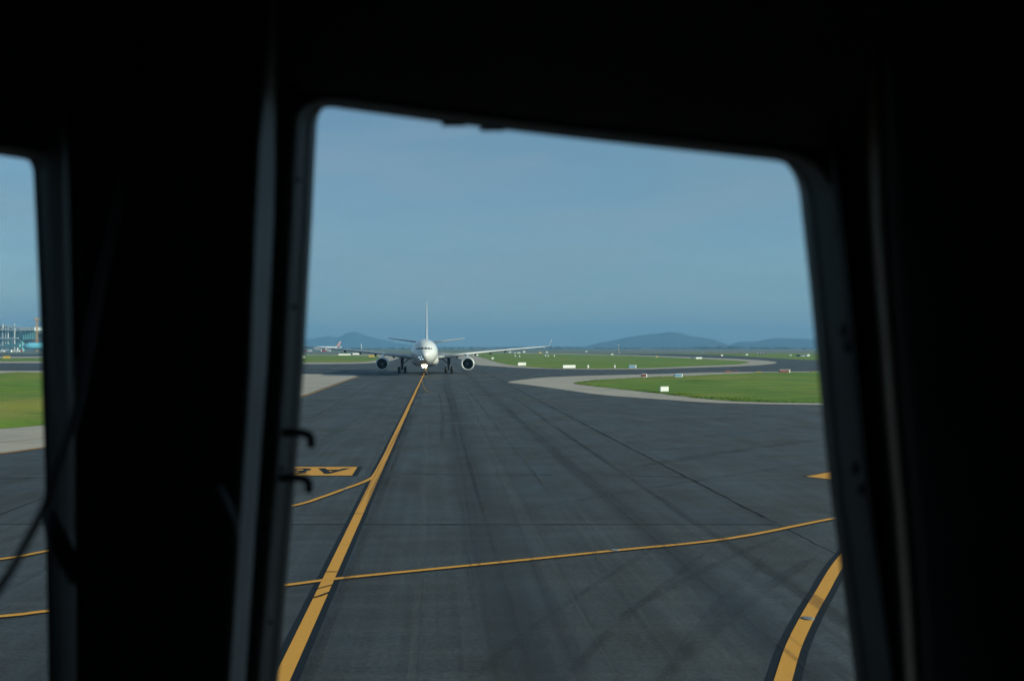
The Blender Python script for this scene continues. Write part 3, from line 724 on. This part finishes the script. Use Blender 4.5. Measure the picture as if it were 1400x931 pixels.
sign('barrier_board', 1005.5, 509.3, 7, 2.2, M['sign_red'], 'low dark red barrier board beside the orange one', 10, 'barrier', 2, lift=.1)
sign('barrier_board', 1036.5, 510.2, 9, 1.9, M['sign_yellow'], 'low amber barrier board between the orange board and long red sign', 10, 'barrier', 2, lift=.1)
sign('barrier_board', 1112, 509.6, 9, 1.4, M['sign_yellow'], 'very low amber barrier board right of the long red sign', 10, 'barrier', 2, lift=.1)
# navigation aids and huts scattered far out on the grass
def hut(px, py, wpx, hpx, mat, roof, label):
    p = G(px, py); s = p.y/F; w, h = wpx*s, hpx*s
    t = empty('equipment_hut', (p.x, p.y, 0), R(25)); tag(t, label, 'hut', 'equipment huts far out on the grass')
    box('wall', -w/2, w/2, -w*.3, w*.3, -.05, h*.82, mat, t)
    box('roof', -w/2-.15, w/2+.15, -w*.3-.15, w*.3+.15, h*.82+.002, h, roof, t)
    box('door', -w*.12, w*.14, -w*.3-.03, -w*.3-.004, 0, h*.6, M['galv'], t)
W_, P_ = M['sign_white'], M['pale_wall']
hut(697, 482.2, 3.2, 1.5, W_, W_, 'small white hut on the far grass beyond the wing, first from the engine')
hut(703.5, 483.4, 2.6, 1.6, P_, W_, 'small cream hut left of a longer cream one beyond the wing')
hut(708.6, 483.2, 4.4, 1.7, W_, P_, 'longer cream hut with flat roof beyond the wing')
hut(716.2, 482.0, 3.2, 1.9, W_, W_, 'white hut behind the longer cream hut beyond the wing')
hut(738, 482.8, 4, 1.8, M['sign_yellow'], M['orange'], 'tan hut on the far grass under the right wing tip')
hut(747.3, 482.4, 2.4, 1.7, W_, W_, 'small white hut just right of the tan hut')
hut(801.5, 481.2, 2.6, 1.3, W_, W_, 'white hut on the far side of the grass before the hills')
hut(836.5, 485.4, 3, 1.7, W_, W_, 'white hut on the grass beside the striped mast')
hut(1096, 487.4, 12, 2.6, M['vehicle_dark'], M['vehicle_dark'], 'dark container hut on the far right grass')
hut(1104.5, 487.2, 4, 2.8, W_, W_, 'white hut against the end of the dark container')
hut(1080, 486.2, 4, 1.3, P_, P_, 'pale low hut left of the dark container')
def marker(px, py, label):
    p = G(px, py); t = empty('runway_light', (p.x, p.y, 0)); tag(t, label, 'light', 'small lights on the far grass')
    lathe('base', [(.5,0),(.5,.5),(.3,.7)], (0,0,-.05), M['sign_white'], t, 'Z', 12); lathe('dome', [(.3,.7),(.28,.95),(.1,1.1)], (0,0,-.052), M['sign_white'], t, 'Z', 12)
for a, b in ((745.5,487.2),(757.5,487.4),(704,487.6),(749,487.4),(710,488)): marker(a, b, 'small white light on the far grass under the right wing tip')
# striped mast
p = G(845.8, 482.9); t = empty('mast', (p.x, p.y, 0)); tag(t, 'thin white and red mast with a small hut at its foot before the hills', 'mast')
for k in range(5): tube('mast_section', [(0,0,k*1.6),(0,0,k*1.6+1.598)], .34-.04*k, M['sign_white'] if k % 2 == 0 else M['red_tail'], t, 8)
box('antenna_head', -.7, .7, -.5, .5, 8.0, 8.7, M['sign_white'], t); box('foot_cabinet', -.3, 1.6, -1, 1, -.05, 1.6, M['pale_wall'], t)
# localiser antenna rows: alternating red and white elements
def antenna_row(x0, x1, py, n, label):
    a, b = G(x0, py), G(x1, py); t = empty('antenna_row', (a.x, a.y, 0)); tag(t, label, 'antenna')
    for k in range(n):
        q = (b-a)*(k/(n-1))
        o = box('antenna_element', -.33, .33, -.6, .6, .95, 1.75, M['red_tail'] if k % 3 else M['sign_white'], t, .05) if k < 2 else None
        src = {0: 0, 1: 1}.get(k)
        if k < 2: P2 = globals().setdefault('_ant', {}); P2[(label, k)] = o
        else:
            o = globals()['_ant'][(label, 1 if k % 3 else 0)].copy(); C.objects.link(o); o.parent = t
        o.location = (q.x, q.y, 0)
        l = tube('support', [(q.x,q.y,-.05),(q.x,q.y,.95)], .06, M['galv'], t, 6)
antenna_row(961, 1009, 485.0, 36, 'long row of red and white antenna elements on the far grass')
antenna_row(1036, 1046, 486.2, 9, 'short row of pale antenna elements right of the long red and white row')

# ---------------------------------------------------------------- apron: terminal, crane, vehicles
TD = 1420.0
def tx(px): return (px-700)/F*TD
def tz(py): return (HY-py)/F*TD+H
T = empty('terminal_building', (tx(20), TD, 0)); tag(T, 'glass terminal with white steel columns and a pale rooftop block', 'building')
def tb(name, px0, px1, y0, y1, py0, py1, mat, par=T, bev=0):
    return box(name, tx(px0)-tx(20), tx(px1)-tx(20), y0, y1, tz(py1) if py1 < 481 else -.05, tz(py0), mat, par, bev)
hall = tb('hall', -90, 24, 14, 60, 452, 482, M['teal_glass'])
for k in range(24): tb('facade_panel', -90+k*4.74+.2, -90+(k+1)*4.74-.2, 13.2, 13.9, 463.5, 481.5, M['teal_glass'] if k % 3 else M['pale_wall'], hall)
for k in range(24): tb('facade_panel', -90+k*4.74+.2, -90+(k+1)*4.74-.2, 13.2, 13.9, 453, 461.4, M['teal_glass'], hall)
roof_bm = bmesh.new()
rs = [(-95, 447), (-60, 443.5), (-20, 443), (5, 446.5), (24, 451.5)]
r0 = []
for yy in (6, 66):
    up = [roof_bm.verts.new((tx(a)-tx(20), yy, tz(b))) for a, b in rs]; dn = [roof_bm.verts.new((tx(a)-tx(20), yy, tz(452.6 if i < 4 else 453))) for i, (a, b) in enumerate(rs)]
    r0.append((up, dn)); roof_bm.faces.new(up+dn[::-1])
for k in range(4):
    roof_bm.faces.new((r0[0][0][k], r0[0][0][k+1], r0[1][0][k+1], r0[1][0][k])); roof_bm.faces.new((r0[0][1][k], r0[0][1][k+1], r0[1][1][k+1], r0[1][1][k]))
roof_bm.faces.new((r0[0][0][0], r0[0][1][0], r0[1][1][0], r0[1][0][0])); roof_bm.faces.new((r0[0][0][4], r0[0][1][4], r0[1][1][4], r0[1][0][4]))
bmobj('roof', roof_bm, M['dark_roof'], T)
for a, top, w in ((-70,443,.6),(-55,448,.5),(-40,443,.6),(-28,448,.5),(-16,443,.6),(-6,448,.5),(1.4,443.2,.8),(5.6,448,.5),(8.8,448,.7),(17.6,442.8,.6)):
    tb('column', a-w, a+w, 4, 5.2, top, 482, M['white_steel'])
for y0, y1 in ((450, 451.6), (461.6, 463.2), (471.6, 472.6)): tb('beam', -95, 24 if y0 > 452 else 20, 2.6, 3.8, y0, y1, M['white_steel'])
tb('concourse', 22, 66, 20, 70, 452, 482, M['dark_roof'])
blk = tb('rooftop_block', 23.6, 43.2, 8, 40, 447, 452.2, M['pale_wall'])
for k in range(6): tb('wall_panel', 23.8+k*3.25, 26.6+k*3.25, 7.2, 7.9, 447.3, 451.9, M['white_steel'], blk)
gl = []
for k in range(7): tb('glazed_panel', 24+k*2.7, 26.4+k*2.7, 12+k, 13+k, 453, 464.5-.2*k, M['teal_glass'])
tb('boarding_bridge', 10, 30, -8, -3, 470.5, 474.5, M['teal_glass']); tb('bridge_leg', 26, 27, -7, -4, 474.6, 482, M['white_steel']); tb('bridge_leg', 14, 15, -7, -4, 474.6, 482, M['white_steel'])
tb('concourse_band', 44, 66, 18.4, 19.8, 454, 456, M['pale_wall'])
# tower crane
cr = empty('tower_crane', (tx(46.8), TD+8, 0)); tag(cr, 'orange tower crane standing beside the terminal', 'crane')
hm = tz(436.5); bm = bmesh.new()
for sx in (-1, 1):
    for sy in (-1, 1): tube_into(bm, [(sx*.9,sy*.9,0),(sx*.9,sy*.9,hm)], .26, 6)
for k in range(int(hm/2.2)):
    z0 = k*2.2
    for sy in (-1, 1): tube_into(bm, [(-.9*(-1)**k,sy*.9,z0),(.9*(-1)**k,sy*.9,z0+2.2)], .15, 5)
bmobj('mast', bm, M['orange'], cr)
bm = bmesh.new()
for dz, dy in ((0,-.7),(0,.7),(1.3,0)): tube_into(bm, [(dy*.6,-8,hm+dz),(dy*.6,28,hm+dz)], .2, 5)
for k in range(17): tube_into(bm, [(0,-8+2*k,hm),(0,-7+2*k,hm+1.3),(0,-6+2*k,hm)], .12, 5)
bmobj('jib', bm, M['orange'], cr); box('cab', .8, 2.2, -1, 1, hm-2.4, hm-.2, M['galv'], cr, .1); box('counterweight', -.8, .8, -8.5, -6, hm-1.8, hm-.1, M['galv'], cr)
tube('tower_peak', [(0,0,hm),(0,0,hm+4.2)], [.5,.15], M['orange'], cr, 6)
# apron vehicles
def van_parts(kind):
    v = empty('apron_van')
    bm = bmesh.new(); prof_ = [(-2.6,.45),(2.6,.45),(2.6,2.3),(-1.1,2.35),(-1.9,1.5),(-2.6,1.3)]
    a = [bm.verts.new((x,-1,z)) for x, z in prof_]; b = [bm.verts.new((x,1,z)) for x, z in prof_]
    bm.faces.new(a); bm.faces.new(b[::-1])
    for k in range(6): bm.faces.new((a[k], a[(k+1)%6], b[(k+1)%6], b[k]))
    bmesh.ops.bevel(bm, geom=bm.edges[:], offset=.08, segments=2, affect='EDGES')
    bmobj('body', bm, kind, v)
    mesh('windscreen', [(-1.93,-.85,1.53),(-1.93,.85,1.53),(-1.17,.8,2.25),(-1.17,-.8,2.25)], [(0,1,2,3)], M['cockpit_glass'], v)
    for sy in (-1.015, 1.015): mesh('side_window', [(-1.6,sy,1.5),(-.3,sy,1.5),(-.3,sy,2.1),(-1.1,sy,2.1)], [(0,1,2,3)], M['cockpit_glass'], v)
    for x in (-1.7, 1.7):
        for y in (-.9, .9):
            o = lathe('wheel', [(.1,-.12),(.38,-.12),(.38,.12),(.1,.12)], (x,y,.38), M['rubber'], v, 'Y', 14)
    return v
vans = [van_parts(M['vehicle_white']), van_parts(M['vehicle_red'])]
used = set()
spots = [(2,482.0,0,8),(7,481.8,0,4),(12.5,482.1,0,-10),(18,481.8,0,6),(23.5,482.0,0,12),(27,481.7,1,0),(417,481.2,1,0),(423,481.5,0,6),(436,481.4,0,-8),(443,481.6,1,9),(449,481.4,0,3)]
for px, py, kd, rz in spots:
    o = vans[kd] if kd not in used else copy_tree(vans[kd]); used.add(kd)
    p = G(px, py); o.location = (p.x, p.y, 0); o.rotation_euler = (0,0,R(rz)); o.scale = (1.15,1.15,1.25)
    c = 'white' if kd == 0 else 'red'
    tag(o, f'{c} service van on the apron before the terminal columns' if px < 100 else f'{c} service van on the apron beyond the left wing tip', 'van', f'{c} vans before the terminal' if px < 100 else f'{c} vans beyond the left wing tip')
# white tower far behind the left wing
p = G(494, 478.2); t = empty('tower', (p.x, p.y, 0)); tag(t, 'slim white tower far off at the foot of the peaked hill', 'tower')
s_ = p.y/F; tube('shaft', [(0,0,0),(0,0,6*s_)], [.6*s_,.45*s_], M['sign_white'], t, 10); lathe('cab', [(.5*s_,6*s_),(.85*s_,6.6*s_),(.8*s_,7.6*s_),(.3*s_,8.3*s_)], (0,0,0), M['sign_white'], t, 'Z', 12)

# ---------------------------------------------------------------- cockpit around the camera
M['liner'] = plain('black_cockpit_liner', (.095, .088, .084), .7, spec=.25, var=.15, scale=14, bump=.15)
M['trim'] = plain('grey_window_trim', (.20, .21, .215), .55, spec=.35, var=.12, scale=9, bump=.1)
M['trim_warm'] = plain('brown_window_trim', (.130, .090, .068), .6, spec=.3, var=.12, scale=9)
M['trim_brown'] = plain('tan_window_trim', (.30, .19, .13), .6, spec=.3, var=.12, scale=9)
M['rail'] = plain('blue_grey_rail', (.016, .026, .034), .6)
M['wall_panel'] = plain('grey_beige_wall_panel', (.26, .24, .22), .7, var=.08, scale=4)
M['frame'] = plain('dark_window_frame', (.085, .088, .09), .65, spec=.25, var=.15, scale=10)
M['tab'] = plain('grey_sealant', (.06, .085, .10), .6)
M['seal'] = plain('black_rubber_seal', (.012, .013, .015), .6)
def glass_mat():
    m = bpy.data.materials.new('windscreen_glass'); m.use_nodes = True; t = m.node_tree; t.nodes.clear(); k = NB(t)
    out = k.n('ShaderNodeOutputMaterial'); tr = k.n('ShaderNodeBsdfTransparent'); tr.inputs[0].default_value = (.88, .975, 1.0, 1)
    gl_ = k.n('ShaderNodeBsdfGlossy'); gl_.inputs['Roughness'].default_value = .02
    lw = k.n('ShaderNodeLayerWeight'); fr = k.n('ShaderNodeMapRange'); pw = k.math('POWER', lw.outputs['Facing'], 5.0); t.links.new(pw, fr.inputs[0]); fr.inputs[3].default_value = .015; fr.inputs[4].default_value = .8; lw.inputs[0].default_value = .5
    mx = k.n('ShaderNodeMixShader'); t.links.new(fr.outputs[0], mx.inputs[0]); t.links.new(tr.outputs[0], mx.inputs[1]); t.links.new(gl_.outputs[0], mx.inputs[2]); t.links.new(mx.outputs[0], out.inputs[0])
    return m
M['glass'] = glass_mat()
KP = .327; RAKE = .35; XC = -.496; A_R = 1.2745; A_L = A_R-2*KP*XC*1.0
A_L = (A_R-KP*XC) - KP*XC            # left wall: Y = A_L + KP*X - RAKE*(Z-H)
def PW(px, py, off=0, side='R'):
    "point seen at that pixel on the windscreen wall (right or left of the centre post), moved off metres inwards"
    k, m_ = (px-700)/F, (HY-py)/F
    y = (A_R-off)/(1+KP*k+RAKE*m_) if side == 'R' else (A_L-off)/(1-KP*k+RAKE*m_)
    return Vector((k*y, y, H+m_*y))
CK = empty('cockpit', (-.5, 0, 4.45)); tag(CK, 'black cockpit interior with posts framing the windscreen', 'cockpit')
def ck(o):
    o.parent = CK; o.matrix_parent_inverse = Matrix.Translation((.5, 0, -4.45)); return o
def interp(tab, y):
    if y <= tab[0][0]: (a, va_), (b, vb_) = tab[0], tab[1]
    elif y >= tab[-1][0]: (a, va_), (b, vb_) = tab[-2], tab[-1]
    else:
        for (a, va_), (b, vb_) in zip(tab, tab[1:]):
            if a <= y <= b: break
    return va_+(vb_-va_)*(y-a)/(b-a)
WL = [(120,429),(200,424.5),(300,420),(400,414.5),(506,409),(600,402.5),(690,395),(931,375)]      # left edge of the right windscreen
WR = [(200,1096),(270,1105),(400,1119),(520,1130.5),(620,1140),(680,1146),(830,1166),(931,1179)]  # its right edge
WT = [(380,138),(450,147),(600,167.5),(800,191.5),(1000,213.5),(1070,221.5),(1200,236)]           # its top edge
LE = [(120,41),(220,45),(400,53),(640,61),(931,66)]                                               # right edge of the left windscreen
S1a = [(0,374),(120,365),(200,357),(300,352),(506,344),(600,338),(931,316)]; S1b = [(0,380),(120,377),(200,376),(300,374),(506,364.5),(600,357.5),(931,335)]
S0a = [(0,76),(200,85),(300,88),(506,93),(600,95),(931,98)]
S2a = [(0,1182),(200,1189),(330,1194),(520,1210),(610,1217),(760,1231),(931,1241)]
BOT = 1140
def rounded_outline(side):
    if side == 'R':
        pts = []
        x_t = 448; y_t = interp(WT, 448)
        # start at the left edge below the top corner, go clockwise
        def corner(p0, c, p1, n=8):
            return [Vector(p0)*(1-t)**2+Vector(c)*2*t*(1-t)+Vector(p1)*t*t for t in [i/n for i in range(n+1)]]
        ed = [Vector((interp(WL, y), y)) for y in (1100, 1000, 931, 800, 690, 600, 506, 400, 300, 230)]
        c1 = corner((interp(WL,178),178), (interp(WL,145),144.5), (456,interp(WT,456)))
        top = [Vector((x, interp(WT, x))) for x in (520, 600, 700, 800, 900, 1000)]
        c2 = corner((1058,interp(WT,1058)), (1098,224), (interp(WR,275),275))
        rt = [Vector((interp(WR, y), y)) for y in (330, 400, 460, 520, 620, 680, 760, 830, 931, 1040, 1100)]
        bt = [Vector((x, BOT)) for x in (1150, 1000, 800, 600, 420)]
        return ed+c1+top+c2+rt+bt
    ed = [Vector((-620, 1000)), Vector((-620, 400)), Vector((-600, 160)), Vector((-560, 140))]
    top = [Vector((x, 140+(x+560)*(73/560))) for x in (-400, -200, -100, 0)]
    cn = [Vector((30, 217.5)), Vector((39, 220)), Vector((43, 226)), Vector((45.5, 236))]
    rt = [Vector((interp(LE, y), y)) for y in (300, 400, 520, 640, 760, 850, 931, 1080)]
    return ed+top+cn+rt+[Vector((60, 1140)), Vector((-560, 1140))]
def grow(out, l, r, t, b):
    cx = sum(p.x for p in out)/len(out); cy = sum(p.y for p in out)/len(out)
    x0, x1 = min(p.x for p in out), max(p.x for p in out); y0, y1 = min(p.y for p in out), max(p.y for p in out)
    n = len(out); res = []
    for i, p in enumerate(out):
        tg = (out[(i+1)%n]-out[i-1]).normalized(); nr = Vector((tg.y, -tg.x))
        if nr.dot(p-Vector((cx, cy))) < 0: nr = -nr
        res.append(p+Vector((nr.x*(r if nr.x > 0 else l), nr.y*(b if nr.y > 0 else t))))
    return res
def window_wall(side, x_out):
    "outer structural wall with the window opening cut through it, 35 mm thick"
    out = rounded_outline(side); bm = bmesh.new()
    def toP(p, off): return PW(p.x, p.y, off, side)
    hole = [toP(p, 0) for p in out]
    xa, xb = (XC, x_out)
    z0, z1 = 4.9, 7.0
    def wp(x, z): 
        y = (A_R-KP*x if side == 'R' else A_L+KP*x)-RAKE*(z-H); return Vector((x, y, z))
    rect = [wp(xa, z0), wp(xb, z0), wp(xb, z1), wp(xa, z1)]
    es = []
    for loop in (hole, rect):
        vs = [bm.verts.new(p) for p in loop]; es += [bm.edges.new((vs[i], vs[(i+1)%len(vs)])) for i in range(len(vs))]
    bmesh.ops.triangle_fill(bm, use_beauty=True, edges=es)
    r = bmesh.ops.extrude_face_region(bm, geom=bm.faces[:])
    bmesh.ops.translate(bm, vec=(0, .035, .012), verts=[q for q in r['geom'] if isinstance(q, bmesh.types.BMVert)])
    ck(bmobj('windscreen_wall', bm, M['seal']))
    # flared inner frame round the opening
    o2 = grow(out, 6, 8, 3, 8); o3 = grow(out, 22, 34, 12, 30)
    v, f = [], []; n = len(out)
    for ring, off in ((out, -.004), (out, .012), (o2, .022), (o3, .075), (o3, .0)):
        v += [toP(p, off) for p in ring]
    for k in range(4):
        for i in range(n): f.append((k*n+i, k*n+(i+1)%n, (k+1)*n+(i+1)%n, (k+1)*n+i))
    fr = ck(mesh('window_frame', v, f, M['frame'] if side == 'R' else M['seal'], None, False))
    g0 = grow(out, 9, 9, 9, 9); bm = bmesh.new()
    a = [bm.verts.new(toP(p, -.040)) for p in g0]; b = [bm.verts.new(toP(p, -.046)) for p in g0]
    bm.faces.new(a); bm.faces.new(b[::-1])
    for i in range(n): bm.faces.new((a[i], a[(i+1)%n], b[(i+1)%n], b[i]))
    ck(bmobj('window_pane', bm, M['glass']))
    return out
outR = window_wall('R', 1.25); outL = window_wall('L', -2.24)
def loft_rows(name, rows, stations, mat, smooth=True):
    "rows: list of pixel rows; stations(y) -> list of points across"
    v, f = [], []; n = None
    for y in rows:
        s = stations(y); n = len(s); v += s
    for i in range(len(rows)-1):
        for j in range(n-1): a = i*n+j; f.append((a, a+1, a+n+1, a+n))
    o = ck(mesh(name, v, f, mat, None, smooth)); return o
ROWS = [-330, -200, -80, 0, 60, 120, 200, 300, 400, 506, 600, 690, 800, 931, 1040, 1150]
# centre post: black face, grey trim on its right edge, dark brown edge on its left
def post_face(y):
    a, b = interp(S0a, y)+12, interp(S1a, y)
    pts = [PW(interp(LE, y)+20, y, .02, 'L'), PW(interp(LE, y)+19, y, .085, 'L'), PW(interp(S0a, y)-1, y, .105, 'L')]
    pts += [PW(interp(S0a, y), y, .13, 'L'), PW(a, y, .17, 'L'), PW(a+14, y, .185, 'L')]
    pm = (a+b)/2
    for t in (.25, .45): pts.append(PW(a+14+(b-a-28)*t, y, .20, 'L').lerp(PW(a+14+(b-a-28)*t, y, .20, 'R'), t))
    pts += [PW(a+14+(b-a-28)*.75, y, .205), PW(b-10, y, .198), PW(b-.5, y, .186)]
    return pts
loft_rows('centre_post', ROWS, post_face, M['liner'])
loft_rows('post_trim', ROWS, lambda y: [PW(interp(S1a,y)-1.5, y, .190), PW(interp(S1a,y)+1.0, y, .180), PW((interp(S1a,y)+interp(S1b,y))/2, y, .155), PW(interp(S1b,y)-1, y, .128), PW(interp(S1b,y), y, .118), PW(interp(S1b,y)-2, y, .05)], M['trim'])
loft_rows('post_trim', ROWS, lambda y: [PW(interp(S0a,y)-2, y, .09, 'L'), PW(interp(S0a,y)-1, y, .118, 'L'), PW(interp(S0a,y)+5, y, .150, 'L'), PW(interp(S0a,y)+11, y, .174, 'L'), PW(interp(S0a,y)+14, y, .160, 'L')], M['trim_warm'])
loft_rows('post_recess', ROWS, lambda y: [PW(interp(S1b,y)-3, y, .10), PW(interp(S1b,y)+4, y, .082), PW(interp(WL,y)-24, y, .080), PW(interp(WL,y)-19, y, .074), PW(interp(WL,y)-19, y, .01)], M['liner'])
# right post
loft_rows('side_post', ROWS, lambda y: [PW(interp(WR,y)+32, y, .005), PW(interp(WR,y)+32, y, .074), PW(interp(WR,y)+42, y, .085), PW(interp(S2a,y)-2, y, .105), PW(interp(S2a,y)-1, y, .12), PW(interp(S2a,y)+14, y, .185), PW(interp(S2a,y)+40, y, .21), PW(1400, y, .24), PW(1560, y, .25), PW(1900, y, .25)], M['liner'])
loft_rows('post_trim', ROWS, lambda y: [PW(interp(S2a,y)-3, y, .098), PW(interp(S2a,y)-1, y, .124), PW(interp(S2a,y)+7, y, .160), PW(interp(S2a,y)+14, y, .190), PW(interp(S2a,y)+18, y, .186)], M['trim_brown'])
loft_rows('curtain_rail', [200, 300, 400, 506, 600, 690, 800, 931, 1040, 1150], lambda y: [PW(interp(WR,y)+39, y, .07), PW(interp(WR,y)+40.5, y, .094), PW(interp(WR,y)+44, y, .098), PW(interp(WR,y)+46, y, .08)], M['rail'])
box_pts = lambda px0, px1, py0, py1, off: [PW(px0,py0,off), PW(px1,py0,off), PW(px1,py1,off), PW(px0,py1,off)]
def slab(name, px0, px1, py0, py1, off0, off1, mat, side='R'):
    v = [PW(a, b, o, side) for o in (off0, off1) for a, b in ((px0,py0),(px1,py0),(px1,py1),(px0,py1))]
    return ck(mesh(name, v, [(0,1,2,3),(7,6,5,4),(0,4,5,1),(1,5,6,2),(2,6,7,3),(3,7,4,0)], mat))
slab('placard', 1129.5, 1137, 148, 195, .08, .112, M['trim_warm'])
# header above the windows, curving over towards the camera
def header(side, xs, ytop):
    v, f = [], []; st = [(3,.0),(-6,.072),(-26,.092),(-75,.13),(-160,.185),(-300,.26),(-520,.36)]
    for x in xs:
        for dy, off in st: v.append(PW(x, ytop(x)+dy-8, off, side))
    n = len(st)
    for i in range(len(xs)-1):
        for j in range(n-1): a = i*n+j; f.append((a, a+n, a+n+1, a+1))
    ck(mesh('header_panel', v, f, M['liner'], None, True))
header('R', [340, 400, 450, 520, 600, 700, 800, 900, 1000, 1070, 1130, 1200, 1300, 1500], lambda x: interp(WT, x)-2)
header('L', [-900, -600, -400, -200, -100, 0, 40, 110, 200, 330], lambda x: 140+(x+560)*(73/560)-2)
# sealant tabs hanging below the header, outside the pane
slab('sealant_tab', 604, 636, 160, 173.5, -.03, -.033, M['tab']); slab('sealant_tab', 656, 690, 166, 180, -.03, -.033, M['tab'])
# two hooks on the window frame
def hook(px, py):
    pts = [PW(px-16,py,.05), PW(px+8,py-1,.05), PW(px+25,py,.05), PW(px+33,py+3,.05), PW(px+35.5,py+9,.05), PW(px+35,py+18,.05)]
    bm = bmesh.new(); tube_into(bm, catmull(pts, 4), .0058, 10)
    ck(bmobj('hook', bm, M['seal'], None, True))
hook(390, 592); hook(387, 653.5)
# small fasteners on the right rail and left reveal
for px_, py_, of_ in ((1153,452,.10),(1158,472,.10),(1169,640,.10),(1178,668,.10)):
    q = PW(px_, py_, of_); bm = bmesh.new(); bmesh.ops.create_uvsphere(bm, u_segments=12, v_segments=8, radius=.0045); bmesh.ops.scale(bm, vec=(1,1,1.7), verts=bm.verts); bmesh.ops.translate(bm, vec=q, verts=bm.verts); ck(bmobj('fastener', bm, M['rail'], None, True))
for px_, py_ in ((408,246),(402,420),(386,640),(370,850)):
    q = PW(px_, py_, .055); bm = bmesh.new(); bmesh.ops.create_uvsphere(bm, u_segments=10, v_segments=6, radius=.003); bmesh.ops.translate(bm, vec=q, verts=bm.verts); ck(bmobj('screw', bm, M['seal'], None, True))
# latch on the left edge of the post
pts = [PW(68,700,.13,'L'), PW(74,725,.155,'L'), PW(84,750,.17,'L'), PW(94,770,.17,'L'), PW(102,792,.15,'L')]
bm = bmesh.new(); tube_into(bm, catmull(pts, 5), [.008+.006*math.sin(math.pi*i/20) for i in range(21)], 12); ck(bmobj('latch_handle', bm, M['frame'], None, True))
pts = [PW(296,665,.215), PW(308,690,.225), PW(318,715,.225), PW(321,738,.215)]
bm = bmesh.new(); tube_into(bm, catmull(pts, 5), .007, 12); ck(bmobj('grab_handle', bm, M['frame'], None, True))
# enclosure: sides, roof, floor, rear, coaming
def cb(name, x0, x1, y0, y1, z0, z1, mat=M['liner'], bev=.01): return ck(box(name, x0, x1, y0, y1, z0, z1, mat, None, bev))
cb('side_wall', 1.17, 1.24, -2.0, 1.42, 4.45, 7.02, M['wall_panel']); cb('side_wall', -2.23, -2.16, -2.0, 1.42, 4.45, 7.02, M['wall_panel'])
cb('ceiling', -2.24, 1.25, -2.0, 1.30, 6.72, 6.80, M['wall_panel']); cb('cockpit_floor', -2.24, 1.25, -2.0, 1.9, 4.40, 4.47); cb('rear_wall', -2.24, 1.25, -2.06, -1.98, 4.42, 7.0, M['wall_panel'])
cb('coaming', -2.15, 1.16, .82, 1.74, 4.80, 5.02, M['liner'], .03); cb('instrument_panel', -2.1, 1.1, .86, .93, 4.47, 4.82)
# loose cable hanging in front of the left windscreen
pts = [Vector(((a-700)/F*d, d, H+(HY-b)/F*d)) for a, b, d in ((-260,1100,.86),(-120,960,.88),(0,802,.92),(32,748,.95),(62,690,.97),(82,630,.98),(104,560,1.0),(122,470,1.02),(140,380,1.04),(160,290,1.06),(180,190,1.08),(190,90,1.08),(196,-60,1.06),(190,-260,1.02))]
cable = tube('cable', catmull(pts, 6), .0042, plain('black_cable', (.022, .023, .026), .5), None, 10)
tag(cable, 'thin black cable hanging loosely across the post and left window', 'cable')

# ---------------------------------------------------------------- haze
hz = plain('haze_air', (1, 1, 1)); t = hz.node_tree; t.nodes.clear()
o_ = t.nodes.new('ShaderNodeOutputMaterial'); vp = t.nodes.new('ShaderNodeVolumePrincipled')
vp.inputs['Color'].default_value = (.215, .465, .775, 1); vp.inputs['Density'].default_value = 2.0e-4; vp.inputs['Anisotropy'].default_value = .0
t.links.new(vp.outputs[0], o_.inputs['Volume'])
hb = box('haze', -9000, 9000, -1500, 9600, -1.2, 190, hz); tag(hb, 'pale blue haze over the whole airfield', 'haze', kind='stuff')
